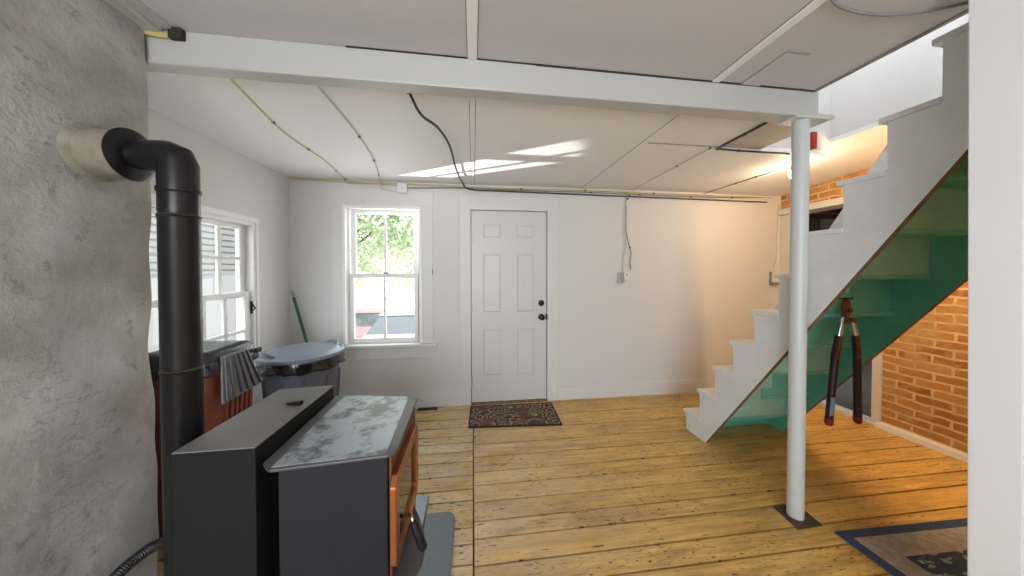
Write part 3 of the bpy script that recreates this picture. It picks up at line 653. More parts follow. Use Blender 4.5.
b = MB(); loft(b, [(rrect(-1.65, -1.37, 1.76, 2.03, 0.04), 0.0), (rrect(-1.69, -1.335, 1.72, 2.065, 0.04), 0.86), (rrect(-1.70, -1.325, 1.71, 2.075, 0.04), 0.87), (rrect(-1.70, -1.325, 1.71, 2.075, 0.04), 0.89)])
for i in range(6): b.hexa([(-1.372, 1.83 + i * 0.036, 0.1), (-1.36, 1.83 + i * 0.036, 0.1), (-1.36, 1.848 + i * 0.036, 0.1), (-1.372, 1.848 + i * 0.036, 0.1), (-1.345, 1.83 + i * 0.036, 0.74), (-1.328, 1.83 + i * 0.036, 0.74), (-1.328, 1.848 + i * 0.036, 0.74), (-1.345, 1.848 + i * 0.036, 0.74)])
b.build('bin_body', M['red_bin'], rb, smooth=True)
b = MB(); loft(b, [(rrect(-1.705, -1.315, 1.70, 2.085, 0.05), 0.865), (rrect(-1.71, -1.31, 1.695, 2.09, 0.05), 0.875), (rrect(-1.705, -1.315, 1.70, 2.085, 0.05), 0.915), (rrect(-1.695, -1.325, 1.71, 2.075, 0.05), 0.92), (rrect(-1.69, -1.33, 1.715, 2.07, 0.05), 0.960), (rrect(-1.675, -1.345, 1.73, 2.055, 0.05), 0.980), (rrect(-1.64, -1.38, 1.765, 2.02, 0.05), 0.988)])
lo_ = b.build('bin_lid', M['bin_lid'], rb, smooth=True)
for yq in (1.70, 2.03):
    b = MB(); b.box(-1.322, -1.300, yq, yq + 0.04, 0.905, 0.935); b.build('lid_clip', M['bin_lid'], lo_, bevel=0.006)
fl_ = MB(); fa = [(-1.325, 1.78, 0.955), (-1.325, 1.965, 0.955)]; fb_ = [(-1.290, 1.735, 0.715), (-1.290, 2.035, 0.725)]
fl_.hexa([fb_[0], (fb_[0][0] + 0.012, *fb_[0][1:]), (fb_[1][0] + 0.012, *fb_[1][1:]), fb_[1], fa[0], (fa[0][0] + 0.012, *fa[0][1:]), (fa[1][0] + 0.012, *fa[1][1:]), fa[1]])
fo_ = fl_.build('swing_flap', M['flap'], rb, bevel=0.005)
for i in range(6):
    u = (i + 0.5) / 6
    p = [Vector(fa[0]).lerp(Vector(fa[1]), u), Vector(fb_[0]).lerp(Vector(fb_[1]), u)]
    r_ = MB(); r_.tube([p[0] + Vector((0.014, 0, -0.012)), p[1] + Vector((0.014, 0, 0.012))], 0.006, 6); r_.build('flap_rib', M['bin_lid'], fo_)

gc = thing('trash_can', (-1.32, 2.56, 0), 'round grey plastic trash can with pale lid and black liner in the corner', 'trash can')
b = MB(); b.lathe([(0.205, 0), (0.215, 0.02), (0.252, 0.70), (0.265, 0.705), (0.268, 0.745), (0.262, 0.75), (0.24, 0.75)], (-1.32, 2.56, 0), 'Z', 40)
for i in range(10):
    a = i * PI / 5 + 0.2; ca, sa = math.cos(a), math.sin(a)
    b.tube([(-1.32 + ca * 0.222, 2.56 + sa * 0.222, 0.05), (-1.32 + ca * 0.252, 2.56 + sa * 0.252, 0.62)], 0.010, 6)
b.build('can_body', M['can'], gc, smooth=True)
# liner: crumpled skirt folded over the rim
b = MB(); seg = 72; rings = []
for j in range(6):
    ring = []
    for k in range(seg):
        a = 2 * PI * k / seg; f_ = j / 5
        dr_ = 0.012 * noise.noise(Vector((math.cos(a) * 6, math.sin(a) * 6, j * 0.9))) * (0.4 + f_)
        dz_ = 0.05 * noise.noise(Vector((math.cos(a) * 3, math.sin(a) * 3, 7))) * f_
        ring.append((-1.32 + (0.278 + 0.008 * f_ + dr_) * math.cos(a), 2.56 + (0.278 + 0.008 * f_ + dr_) * math.sin(a), 0.762 - 0.085 * f_ + dz_))
    rings += ring
b.add(rings, [(j * seg + k, j * seg + (k + 1) % seg, (j + 1) * seg + (k + 1) % seg, (j + 1) * seg + k) for j in range(5) for k in range(seg)])
lb = b.build('bag_liner', M['bag'], gc, smooth=True); so_ = lb.modifiers.new('thick', 'SOLIDIFY'); so_.thickness = 0.003
b = MB(); b.lathe([(0.285, 0.0), (0.290, 0.008), (0.288, 0.026), (0.270, 0.032), (0.262, 0.026), (0.245, 0.034), (0.225, 0.044), (0.08, 0.052), (0.0, 0.053)], (-1.32, 2.56, 0.752), 'Z', 48)
lid = b.build('can_lid', M['can_lid'], gc, smooth=True)
for a in (0.9, 4.0):
    b = MB(); ca, sa = math.cos(a), math.sin(a); tx, ty = -sa, ca
    c0 = Vector((-1.32 + ca * 0.21, 2.56 + sa * 0.21, 0.79))
    b.tube(spline([c0 + Vector((tx * -0.09, ty * -0.09, 0)), c0 + Vector((tx * -0.05 + ca * .03, ty * -0.05 + sa * .03, 0.018)), c0 + Vector((tx * 0.05 + ca * .03, ty * 0.05 + sa * .03, 0.018)), c0 + Vector((tx * 0.09, ty * 0.09, 0))]), 0.010, 8)
    b.build('lid_handle', M['can_lid'], lid, smooth=True)

br = thing('broom', (-1.45, 3.03, 0), 'green pole with pale tip leaning in the corner behind the trash can', 'broom')
top = Vector((-1.725, 3.165, 1.215)); bot = Vector((-1.36, 3.02, 0.10)); dv = (bot - top)
b = MB(); b.tube([top + dv * 0.06, bot], 0.0125, 12); b.build('handle', M['green_pole'], br, smooth=True)
b = MB(); b.tube([top, top + dv * 0.065], [0.009, 0.011], 12); b.build('tip', M['grey_tip'], br, smooth=True)
b = MB(); b.hexa([(-1.49, 3.06, 0.0), (-1.19, 2.94, 0.0), (-1.17, 2.98, 0.0), (-1.47, 3.10, 0.0), (-1.42, 3.035, 0.14), (-1.28, 2.98, 0.14), (-1.27, 3.0, 0.14), (-1.41, 3.06, 0.14)]); b.build('bristles', M['cable_grey'], br)

# ------------------------------------------------------------------ mats
dm = thing('door_mat', (0.39, 2.92, 0), 'brown floral door mat lying in front of the white door', 'door mat')
p = [(-0.047, 2.717), (0.802, 2.662), (0.823, 3.131), (-0.029, 3.148)]
quad_prism(p, 0.001, 0.010).build('edge_binding', M['mat_edge'], dm, bevel=0.002)
p2 = [(-0.030, 2.735), (0.786, 2.681), (0.806, 3.115), (-0.012, 3.131)]
quad_prism(p2, 0.009, 0.0115).build('pile', M['mat'], dm)
rg = thing('area_rug', (2.5, 0.9, 0), 'navy and grey bordered floral area rug at the lower right corner', 'rug')
def off(x0, y1, k): return [(x0 + k, -0.6), (XR - 0.3 - k, -0.6), (XR - 0.3 - k, y1 - k - (0.05 * 0)), (x0 + k, y1 - k)]
def rugq(k): return [(1.917 + k, 0.86), (3.4 - k, 0.86), (3.4 - k, 1.345 - k), (1.917 + k, 1.379 - k)]
quad_prism(rugq(0.0), 0.001, 0.010).build('border', M['rug_navy'], rg, bevel=0.002)
quad_prism(rugq(0.050), 0.0095, 0.0115).build('grey_band', M['rug_grey'], rg)
quad_prism(rugq(0.170), 0.011, 0.0125).build('field', M['rug'], rg)

# ------------------------------------------------------------------ steel column
sc_ = thing('support_column', (1.80, 1.50, 0), 'white painted round steel column standing under the end of the beam', 'column')
b = MB(); b.hexa([(1.745, 1.420, 0), (1.905, 1.425, 0), (1.925, 1.578, 0), (1.765, 1.575, 0), (1.745, 1.420, 0.008), (1.905, 1.425, 0.008), (1.925, 1.578, 0.008), (1.765, 1.575, 0.008)]); b.build('base_plate', M['steel_plate'], sc_, bevel=0.002)
b = MB(); b.tube([(1.824, 1.500, 0.008), (1.828, 1.508, 2.242)], 0.0385, 36); b.build('shaft', M['post'], sc_, smooth=True)
b = MB(); b.box(1.74, 1.96, 1.46, 1.56, 2.242, 2.250); b.build('cap_plate', M['post'], sc_)

# ------------------------------------------------------------------ staircase
stc = thing('staircase', (2.14, 1.7, 0), 'steep narrow staircase with white sawtooth side and green painted underside', 'staircase')
XA, XB_ = 1.877, 2.72
K = 12; ny = lambda k: 2.50 - 0.1622 * (k - 1); nz = lambda k: 0.170 + 0.2425 * (k - 1)
low = lambda y: 0.027 + 1.44 * (2.226 - y)
TH = 0.026
prof = [(2.245, 0.0), (2.472, 0.0), (2.472, nz(1) - TH - 0.045)]
for k in range(1, K):
    yn = ny(k); yr = ny(k + 1) - 0.028
    prof += [(yn - 0.020, nz(k) - TH - 0.018), (yn - 0.008, nz(k) - TH)] if k < 6 else []
    prof += [(yr, nz(k) - TH), (yr, nz(k + 1) - TH - (0.05 if k < 5 else 0.0))]
yend = 0.845
prof = [p for p in prof if p[0] >= yend]
zt = nz(11) - TH
prof = [p for p in prof if p[1] <= zt + 0.001]
prof += [(yend, zt), (yend, low(yend))]
b = MB(); b.prism(prof, 'X', XA, XA + 0.03)
so = b.build('stringer', [M['stair_white'], M['stair_green'], M['raw_wood']], stc, label='white sawtooth side board')
for p in so.data.polygons:
    if p.normal.x > 0.5: p.material_index = 1
    elif p.normal.z < -0.4 and p.normal.y < -0.4: p.material_index = 2
lowf = lambda y: 0.285 + 1.395 * (2.12 - y)
prof2 = [(2.12 + 0.285 / 1.395, 0.0), (2.52, 0.0), (2.52, 0.20), (0.845, 0.20 + 1.481 * (2.52 - 0.845)), (0.845, lowf(0.845))]
b = MB(); b.prism(prof2, 'X', XB_ - 0.03, XB_)
so = b.build('stringer', [M['stair_green'], M['raw_wood'], M['stair_white']], stc, label='green painted inner side board')
for p in so.data.polygons:
    if p.normal.z < -0.4 and p.normal.y < -0.4: p.material_index = 1
    if p.normal.x > 0.5: p.material_index = 2
upf = lambda y: 1.07 + 1.59 * (2.44 - y)
yt = 2.44 - (2.38 - 1.07) / 1.59
b = MB(); b.prism([(2.52, 0.20), (2.52, upf(2.52)), (yt, 2.38), (0.845, 2.38), (0.845, 2.0)], 'X', XB_ + 0.001, XB_ + 0.02)
so = b.build('side_panel', M['wall'], stc, label='white boarded panel along the far side')
for k in range(1, K):
    yn = ny(k); yb_ = max(ny(k + 1) - 0.05, 0.85)
    if k <= 10: yb_ = max(ny(k + 1) - 0.055, 0.85)
    b = MB(); b.hexa([(XA - 0.009, yn, nz(k) - TH), (XA - 0.009, max(ny(k + 1) - 0.03, 0.85), nz(k) - TH), (XA + 0.03, max(ny(k + 1) - 0.03, 0.85), nz(k) - TH), (XA + 0.03, yn, nz(k) - TH),
                      (XA - 0.009, yn, nz(k)), (XA - 0.009, max(ny(k + 1) - 0.03, 0.85), nz(k)), (XA + 0.03, max(ny(k + 1) - 0.03, 0.85), nz(k)), (XA + 0.03, yn, nz(k))])
    b.hexa([(XA + 0.03, yn, nz(k) - TH), (XB_ - 0.031, yn, nz(k) - TH), (XB_ - 0.031, yb_, nz(k) - TH), (XA + 0.03, yb_, nz(k) - TH), (XA + 0.03, yn, nz(k)), (XB_ - 0.031, yn, nz(k)), (XB_ - 0.031, yb_, nz(k)), (XA + 0.03, yb_, nz(k))])
    to = b.build('tread', [M['stair_white'], M['stair_green'], M['tread_worn']], stc, bevel=0.003)
    for p in to.data.polygons:
        if p.normal.z > 0.5: p.material_index = 2
        elif (p.normal.z < -0.5 and p.center.x + 2.14 > XA + 0.03) or (p.normal.y < -0.5 and p.center.x + 2.14 > XA + 0.03): p.material_index = 1
    yr = yn - 0.024; z0 = nz(k - 1) if k > 1 else 0.0
    if k == 1: z0 = 0.0
    b = MB(); b.box(XA + 0.03, XB_ - 0.031, yr - 0.018, yr, z0, nz(k) - TH)
    ro = b.build('riser', [M['stair_white'], M['stair_green_pale'] if k in (2, 4, 7, 8) else M['stair_green']], stc)
    for p in ro.data.polygons:
        if p.normal.y < -0.5: p.material_index = 1
# cleats nailed under some treads
for k, xw in ((2, 0.30), (3, 0.12), (6, 0.16)):
    b = MB(); yq = ny(k + 1) - 0.055
    b.box(XA + 0.05 + (0.10 if k == 3 else 0), XA + 0.05 + xw + (0.10 if k == 3 else 0), yq - 0.02, yq - 0.001, nz(k) - 0.10, nz(k) + 0.08); b.build('cleat', M['stair_green_pale'], stc)

# ------------------------------------------------------------------ bolt cutter hanging under the stairs
bc = thing('bolt_cutter', (2.26, 1.585, 0.46), 'long dark red handled bolt cutter hanging under the green stairs', 'bolt cutter')
yc = 1.585
def ybox(mb, pts, y0, y1, m=0): return mb.prism(pts, 'Y', y0, y1, m)
b = MB(); ybox(b, [(2.245, 1.235), (2.268, 1.240), (2.276, 1.215), (2.283, 1.17), (2.268, 1.11), (2.252, 1.11), (2.242, 1.16), (2.232, 1.13), (2.222, 1.14), (2.226, 1.20)], yc - 0.012, yc + 0.004)
b.build('jaw', M['tool_head'], bc, bevel=0.004)
b = MB(); ybox(b, [(2.258, 1.238), (2.282, 1.225), (2.292, 1.18), (2.300, 1.13), (2.284, 1.10), (2.270, 1.115), (2.275, 1.165), (2.262, 1.20)], yc + 0.004, yc + 0.018)
b.build('jaw', M['tool_head'], bc, bevel=0.004)
for x, z in ((2.262, 1.165), (2.246, 1.095), (2.288, 1.105)):
    b = MB(); b.lathe([(0.014, -0.02), (0.014, 0.0), (0.010, 0.004)], (x, yc - 0.004, z), 'Y', 12); b.build('pivot_bolt', M['tool_head'], bc)
for pts_, sx_ in (([(2.236, 1.12), (2.212, 1.02), (2.190, 0.90), (2.165, 0.64), (2.150, 0.475)], -1), ([(2.298, 1.11), (2.330, 1.02), (2.345, 0.90), (2.354, 0.64), (2.358, 0.475)], 1)):
    P3 = [(x, yc, z) for x, z in pts_]
    arm = MB(); arm.tube([P3[0], Vector(P3[0]).lerp(Vector(P3[1]), 1.0), Vector(P3[1]).lerp(Vector(P3[2]), 0.15)], [0.013, 0.016, 0.016], 12)
    ao = arm.build('arm', M['chrome'], bc, smooth=True)
    g = MB(); g.tube([Vector(P3[1]).lerp(Vector(P3[2]), 0.1), P3[2], P3[3], Vector(P3[3]).lerp(Vector(P3[4]), 0.85)], [0.019, 0.020, 0.019, 0.020], 14); g.build('grip', M['tool_grip'], ao, smooth=True)
    g = MB(); g.tube([Vector(P3[3]).lerp(Vector(P3[4]), 0.83), P3[4], (P3[4][0], yc, P3[4][2] - 0.012)], [0.0215, 0.0215, 0.013], 14); g.build('grip_end', M['tool_red'], ao, smooth=True)
    g = MB(); sh = Vector((-0.012, 0, 0)); c0 = Vector(P3[1]).lerp(Vector(P3[2]), 0.12) + sh; c1 = Vector(P3[2]).lerp(Vector(P3[3]), 0.12) + sh
    g.hexa([(c0.x - 0.009, yc - 0.023, c0.z), (c0.x + 0.009, yc - 0.023, c0.z), (c0.x + 0.009, yc - 0.012, c0.z), (c0.x - 0.009, yc - 0.012, c0.z), (c1.x - 0.009, yc - 0.023, c1.z), (c1.x + 0.009, yc - 0.023, c1.z), (c1.x + 0.009, yc - 0.012, c1.z), (c1.x - 0.009, yc - 0.012, c1.z)])
    g.build('grip_plate', M['tool_head'], ao, bevel=0.003)
    if sx_ < 0:
        g = MB(); c0 = Vector(P3[3]).lerp(Vector(P3[4]), 0.0) + sh; c1 = Vector(P3[3]).lerp(Vector(P3[4]), 0.66) + sh
        g.hexa([(c0.x - 0.010, yc - 0.0225, c0.z), (c0.x + 0.010, yc - 0.0225, c0.z), (c0.x + 0.010, yc - 0.015, c0.z), (c0.x - 0.010, yc - 0.015, c0.z), (c1.x - 0.010, yc - 0.0225, c1.z), (c1.x + 0.010, yc - 0.0225, c1.z), (c1.x + 0.010, yc - 0.015, c1.z), (c1.x - 0.010, yc - 0.015, c1.z)])
        g.build('sticker', M['sticker'], ao)
# the nail it hangs from
b = MB(); b.tube([(2.256, 1.632, 1.232), (2.256, 1.555, 1.240)], 0.004, 8); b.lathe([(0.008, 0), (0.008, -0.003)], (2.256, 1.556, 1.240), 'Y', 10)
tag(b.build('nail', M['steel_plate']), 'steel nail in the green stair riser holding the bolt cutter', 'nail')

# ------------------------------------------------------------------ cables and boxes
def cable(name, pts, r, mat, label, staples=(), n=8):
    root = thing(name, pts[0], label, 'cable'); S = spline(pts, n)
    MB().tube(S, r, 7).build('cable_run', mat, root, smooth=True)
    for i in staples:
        p = S[min(len(S) - 2, int(i * (len(S) - 1)))]; q = S[min(len(S) - 1, int(i * (len(S) - 1)) + 1)]
        d = (q - p).normalized(); s_ = MB(); s_.tube([p - d * 0.008, p + d * 0.008], r + 0.004, 6); s_.build('staple', M['staple'], root)
    return root
zc = ZC - 0.006
cable('ceiling_cable', [(-1.099, 1.55, zc), (-1.148, 1.813, zc), (-1.199, 2.204, zc), (-1.178, 2.626, zc), (-1.226, 3.12, zc), (-1.20, 3.17, zc - 0.03), (-0.90, 3.185, 2.262), (-0.76, 3.185, 2.25)], 0.0045, M['cable_yellow'], 'thin tan cable stapled along the ceiling toward the corner by the window', (0.22, 0.36, 0.5, 0.6))
cable('ceiling_cable', [(-0.735, 1.53, zc), (-0.736, 2.016, zc), (-0.77, 2.469, zc), (-0.844, 2.885, zc), (-0.90, 3.10, zc - 0.004), (-0.91, 3.175, 2.26), (-0.87, 3.185, 2.21), (-0.76, 3.186, 2.195)], 0.0055, M['cable_white'], 'pale cable stapled across the ceiling ending at the white junction box', (0.18, 0.33, 0.48))
cable('ceiling_cable', [(-0.308, 1.54, zc), (-0.30, 1.60, zc - 0.02), (-0.27, 1.70, zc - 0.05), (-0.20, 1.85, zc - 0.045), (-0.155, 2.15, zc - 0.03), (-0.14, 2.6, zc - 0.03), (-0.10, 3.0, zc - 0.03), (-0.03, 3.16, 2.235), (0.3, 3.18, 2.232), (1.366, 3.182, 2.222), (2.4, 3.182, 2.214), (3.42, 3.182, 2.205)], 0.0075, M['cable_black'], 'black cable drooping from the beam then running along the top of the back wall', (), 10)
b = MB(); b.lathe([(0.016, 0.0), (0.016, -0.02), (0.010, -0.03)], (-0.308, 1.54, ZC), 'Z', 12); tag(b.build('cable_clamp', M['cable_black']), 'small black clamp where the drooping cable leaves the ceiling', 'cable clamp')
cable('wall_cable', [(-1.74, 3.17, 2.282), (-1.2, 3.186, 2.275), (-0.6, 3.186, 2.272), (0.3, 3.186, 2.262), (1.1, 3.186, 2.27), (2.0, 3.186, 2.262), (3.5, 3.186, 2.262)], 0.007, M['cable_yellow'], 'yellowish cable highest along the top edge of the back wall', (0.55, 0.7, 0.85))
cable('wall_cable', [(-0.64, 3.186, 2.235), (-0.1, 3.186, 2.252), (0.5, 3.186, 2.248), (1.2, 3.186, 2.250), (1.69, 3.186, 2.246), (2.3, 3.186, 2.240), (2.9, 3.186, 2.245), (3.4, 3.186, 2.262)], 0.006, M['cable_grey'], 'grey cable running from the white junction box along the back wall', (0.45, 0.62, 0.75, 0.88))
cable('ceiling_cable', [(1.70, 2.02, zc), (1.704, 2.053, zc), (1.722, 2.529, zc), (1.738, 3.0, zc), (1.74, 3.17, 2.275)], 0.004, M['cable_white'], 'thin white cable on the ceiling left of the bulb', (0.08, 0.45))
cable('ceiling_cable', [(2.66, 2.30, zc), (2.66, 2.45, zc), (2.651, 2.752, zc), (2.644, 3.15, zc), (2.60, 3.18, 2.268)], 0.0045, M['cable_grey'], 'grey cable on the ceiling between the bulb and the back wall', (0.4, 0.55))
cable('ceiling_cable', [(1.735, 1.57, zc), (1.74, 1.75, zc - 0.004), (1.755, 1.992, zc), (1.80, 2.022, zc), (2.05, 2.035, zc), (2.35, 2.04, zc), (2.44, 2.10, zc)], 0.007, M['cable_black'], 'dark cable bent around the bare tan ceiling board', (0.2, 0.4, 0.62))
cable('conduit', [(1.20, 0.90, ZF - 0.012), (1.281, 0.955, ZF - 0.014), (1.383, 0.982, ZF - 0.014), (1.522, 0.985, ZF - 0.014), (1.659, 0.956, ZF - 0.014), (1.80, 0.89, ZF - 0.014)], 0.006, M['cable_grey'], 'thick grey flexible conduit on the front ceiling above the stairs', ())
cable('wall_cable', [(-1.345, 1.395, 2.366), (-1.32, 1.412, 2.366), (-1.262, 1.416, 2.358), (-1.19, 1.416, 2.357)], 0.011, M['cable_yellow'], 'bright yellow cable entering the beam beside the chimney', ())
b = MB(); b.box(-1.215, -1.165, 1.405, 1.428, 2.345, 2.388); tag(b.build('cable_plate', M['dark_gap'], bevel=0.004), 'small dark cut hole plate where the yellow cable meets the beam', 'cable plate')
jb = thing('junction_box', (-0.695, 3.18, 2.18), 'square white junction box on the back wall above the window', 'junction box')
b = MB(); b.box(-0.742, -0.648, 3.155, 3.20, 2.175, 2.272); b.build('box', M['white_plastic'], jb, bevel=0.006)
b = MB(); b.box(-0.738, -0.652, 3.148, 3.155, 2.179, 2.268); co = b.build('cover', M['white_plastic'], jb, bevel=0.004)
b = MB(); b.lathe([(0.006, 0), (0.006, -0.003)], (-0.695, 3.148, 2.223), 'Y', 10); b.build('screw', M['hinge'], co)
sb = thing('outlet_box', (1.66, 3.18, 1.26), 'small open metal outlet box hanging by cables on the back wall', 'outlet box')
b = MB(); b.box(1.585, 1.648, 3.165, 3.20, 1.265, 1.385); b.build('box', M['metal_box'], sb, bevel=0.004)
b = MB(); b.box(1.652, 1.715, 3.175, 3.20, 1.305, 1.405); b.build('switch_plate', M['white_plastic'], sb, bevel=0.003)
b = MB(); b.box(1.676, 1.688, 3.168, 3.176, 1.345, 1.365); b.build('toggle', M['hinge'], sb)
cable('wall_cable', [(1.74, 3.186, 2.24), (1.695, 3.186, 2.20), (1.672, 3.186, 2.10), (1.662, 3.186, 1.85), (1.680, 3.186, 1.68), (1.650, 3.186, 1.55), (1.645, 3.186, 1.39)], 0.008, M['cable_white'], 'pale cable dropping down the back wall to the open outlet box', (0.12, 0.2))
cable('wall_cable', [(1.672, 3.180, 2.12), (1.672, 3.180, 1.85), (1.70, 3.18, 1.72), (1.735, 3.186, 1.60), (1.725, 3.186, 1.50), (1.738, 3.186, 1.42)], 0.006, M['cable_grey'], 'loose second cable dangling right of the open outlet box', (0.5,))
b = MB(); b.box(3.484, 3.500, 3.180, 3.20, 1.25, 1.39); b.box(3.484, 3.585, 3.160, 3.20, 1.235, 1.268); tag(b.build('wall_bracket', M['cable_grey'], bevel=0.002), 'small dark angled bracket on the back wall beside the stairs', 'bracket')
cable('wall_cable', [(3.585, 3.186, 2.18), (3.575, 3.186, 1.95), (3.565, 3.186, 1.75), (3.57, 3.186, 1.6), (3.525, 3.186, 1.43)], 0.004, M['cable_white'], 'thin loose cable hanging in the right corner above the bracket', ())
b = MB(); b.box(2.225, 2.262, 1.76, 1.82, 2.215, 2.325); tag(b.build('outlet_box', M['red_plastic'], bevel=0.004), 'red plastic electrical box beside the column top at the stairwell', 'outlet box')
# floor register
rgx = thing('floor_register', (-0.46, 3.15, 0), 'small dark floor vent at the baseboard under the window', 'vent')
b = MB(); b.box(-0.56, -0.36, 3.12, 3.18, 0.0, 0.005); b.build('frame', M['steel_plate'], rgx)
for i in range(8):
    b = MB(); b.box(-0.55 + i * 0.023, -0.537 + i * 0.023, 3.128, 3.172, 0.004, 0.008); b.build('louver', M['black'], rgx)
b = MB(); b.box(-0.412, -0.406, 3.184, 3.20, 1.36, 1.42); tag(b.build('wall_hook', M['knob']), 'tiny dark hook on the wall right of the tall window', 'hook')
# bulbs
def bulb(loc, zceil, label, name='ceiling_bulb'):
    r = thing(name, (loc[0], loc[1], zceil), label, 'lamp')
    b = MB(); b.lathe([(0.05, 0.0), (0.052, -0.012), (0.03, -0.03), (0.022, -0.05), (0.022, -0.065)], (loc[0], loc[1], zceil), 'Z', 20); b.build('lamp_holder', M['white_plastic'], r, smooth=True)
    b = MB(); z = loc[2] - zceil; b.lathe([(0.014, -0.062), (0.016, -0.075), (0.027, -0.10), (0.030, -0.118), (0.024, -0.138), (0.010, -0.147), (0.0, -0.148)], (loc[0], loc[1], zceil), 'Z', 20)
    o = b.build('bulb_glass', M['bulb'], r, smooth=True); o.visible_shadow = False if False else True
    return r
bulb((2.735, 2.31, 2.20), 2.345, 'bare lit bulb on the ceiling just behind the column top')

bulb((2.86, 1.12, 2.23), 2.385, 'bare lit bulb on the passage ceiling right of the stair head')
# ------------------------------------------------------------------ outdoors
g = MB(); g.prism([(3.6, -0.6), (8.0, -1.05), (12.5, -1.70), (60, -2.2), (60, -2.6), (3.6, -2.6)], 'X', -40, 30)
g.hexa([(-40, -10, -0.6), (XL - 0.15, -10, -0.6), (XL - 0.15, 3.6, -0.6), (-40, 3.6, -0.6), (-40, -10, -0.5), (XL - 0.15, -10, -0.5), (XL - 0.15, 3.6, -0.5), (-40, 3.6, -0.5)])
struct(g.build('ground', M['ground']))
nh = thing('neighbour_house', (-6.2, 4.5, -0.5), 'weathered clapboard house outside the left window', 'house')
b = MB()
for i in range(17):
    z0 = 1.30 + i * 0.12; b.hexa([(-7.5, -1, z0), (-5.0, -1, z0), (-5.0, 10.5, z0), (-7.5, 10.5, z0), (-7.5, -1, z0 + 0.125), (-5.03, -1, z0 + 0.125), (-5.03, 10.5, z0 + 0.125), (-7.5, 10.5, z0 + 0.125)])
b.build('clapboard_wall', M['siding_dark'], nh)
b = MB(); b.box(-7.5, -4.98, -1, 10.5, -0.6, 1.30); b.build('white_base', M['siding_white'], nh)
b = MB(); b.prism([(-4.6, 3.25), (-4.6, 3.35), (-6.3, 5.0), (-8.0, 3.35), (-8.0, 3.25)], 'Y', -1.3, 10.8); b.build('roof', M['roof'], nh)
def tree(loc, R, H, nl, label, name='tree', leaf=0.20):
    r = thing(name, loc, label, 'tree', None); x, y, z = loc
    b = MB(); b.tube(spline([(x, y, z), (x + 0.1, y, z + H * 0.35), (x - 0.1, y + 0.1, z + H * 0.7)]), [0.25 - 0.012 * i for i in range(13)], 10)
    for i in range(5):
        a = i * 1.3; b.tube([(x, y, z + H * 0.35 + i * 0.3), (x + math.cos(a) * R * 0.6, y + math.sin(a) * R * 0.6, z + H * 0.6 + i * 0.3)], [0.1, 0.04], 6)
    b.build('trunk', M['bark'], r, smooth=True)
    rnd = random.Random(int(x * 100)); lf = MB()
    clumps = []
    for i in range(46):
        while True:
            p = Vector((rnd.uniform(-1, 1), rnd.uniform(-1, 1), rnd.uniform(-1, 1)))
            if p.length < 1: break
        clumps.append(Vector((x + p.x * R, y + p.y * R, z + H * 0.60 + p.z * H * 0.42)))
    for i in range(nl):
        c_ = clumps[i % len(clumps)]; p = c_ + Vector((rnd.gauss(0, 1), rnd.gauss(0, 1), rnd.gauss(0, 0.8))) * R * 0.17
        u = Vector((rnd.gauss(0, 1), rnd.gauss(0, 1), rnd.gauss(0, 1))).normalized(); w_ = u.cross(Vector((rnd.gauss(0, 1), rnd.gauss(0, 1), rnd.gauss(0, 1)))).normalized()
        s = leaf * rnd.uniform(0.6, 1.3)
        lf.add([p - u * s, p + w_ * s * 0.5, p + u * s, p - w_ * s * 0.5], [(0, 1, 2, 3)])
    lf.build('crown', M['foliage'], r)
tree((-8.2, 19.5, -2.1), 5.0, 11.0, 16000, 'large leafy green tree outside filling the left of the back window')
tree((-5.6, 32.5, -2.1), 4.5, 8.0, 7000, 'smaller pale green tree behind the parked silver car')
tree((-16.5, 31.0, -2.1), 5.0, 12.0, 6000, 'distant green tree outside beyond the parked red car', leaf=0.28)
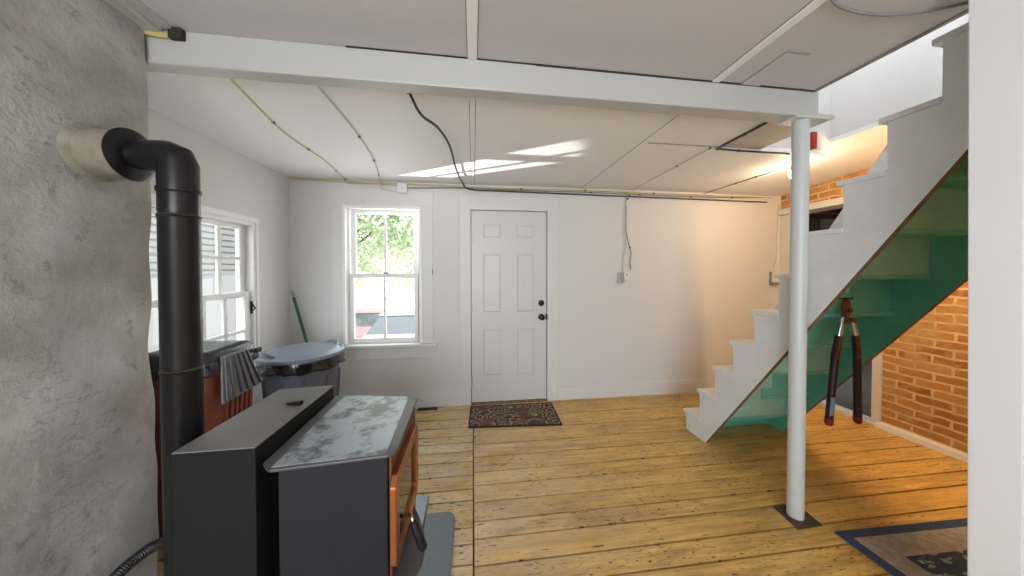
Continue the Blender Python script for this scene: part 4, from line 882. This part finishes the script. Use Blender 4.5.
def car(x, y, z, mat, label, yaw=0.0):
    r = thing('car', (x, y, z), label, 'car'); 
    def T(p): 
        c, s = math.cos(yaw), math.sin(yaw); return (x + p[0] * c - p[1] * s, y + p[0] * s + p[1] * c, z + p[2])
    def ring(ws, prof):
        mb = MB(); n = len(prof); vs = [T((-w_, u, q)) for (u, q), w_ in zip(prof, ws)] + [T((w_, u, q)) for (u, q), w_ in zip(prof, ws)]
        mb.add(vs, [tuple(range(n)), tuple(range(2 * n - 1, n - 1, -1))] + [(i, (i + 1) % n, n + (i + 1) % n, n + i) for i in range(n)]); return mb
    body = [(-2.15, 0.35), (-2.2, 0.62), (-2.1, 0.80), (-1.1, 0.95), (1.5, 0.98), (2.15, 0.92), (2.2, 0.4), (2.0, 0.22), (-2.0, 0.22)]
    ring([0.84, 0.86, 0.84, 0.86, 0.86, 0.84, 0.84, 0.8, 0.8], body).build('body', mat, r, bevel=0.05)
    ring([0.80, 0.64, 0.62, 0.66, 0.80], [(-1.15, 0.94), (-0.35, 1.38), (0.6, 1.44), (1.3, 1.36), (1.9, 0.95)]).build('cabin_glass', M['car_glass'], r, bevel=0.03)
    ring([0.66, 0.65, 0.63, 0.66, 0.68], [(-0.42, 1.37), (-0.30, 1.43), (0.6, 1.48), (1.25, 1.41), (1.35, 1.36)]).build('roof', mat, r, bevel=0.03)
    for sx in (-1, 1):
        for yy in (-1.35, 1.35):
            mb = MB(); mb.lathe([(0.18, -0.10), (0.31, -0.10), (0.32, 0.0), (0.31, 0.10), (0.18, 0.10)], T((sx * 0.78, yy, 0.32)), 'X', 18); mb.build('wheel', M['tyre'], r, smooth=True)
        mb = MB(); p = [T((sx * 0.62 + a, b_, c)) for a, b_, c in ((-0.15, -2.22, 0.62), (0.15, -2.20, 0.62), (0.15, -2.0, 0.62), (-0.15, -2.0, 0.62), (-0.15, -2.16, 0.78), (0.15, -2.14, 0.78), (0.15, -2.0, 0.78), (-0.15, -2.0, 0.78))]
        mb.hexa(p); mb.build('headlight', M['lamp_lens'], r, bevel=0.02)
car(-4.25, 13.4, -1.71, M['car_red'], 'red car parked outside beyond the window, left of the silver one', 0.0)
car(-2.2, 10.1, -1.355, M['car_white'], 'silver car parked outside nearest the back window', 0.0)

# ------------------------------------------------------------------ groups of repeats
GROUPS = {'ceiling_cable': 'cables stapled to the ceiling', 'wall_cable': 'cables on the walls', 'tree': 'trees outside the back window', 'car': 'cars parked outside', 'ceiling_bulb': 'bare ceiling bulbs'}
for o in list(COL.objects):
    if o.parent is None and o.name.split('.')[0] in GROUPS: o['group'] = GROUPS[o.name.split('.')[0]]
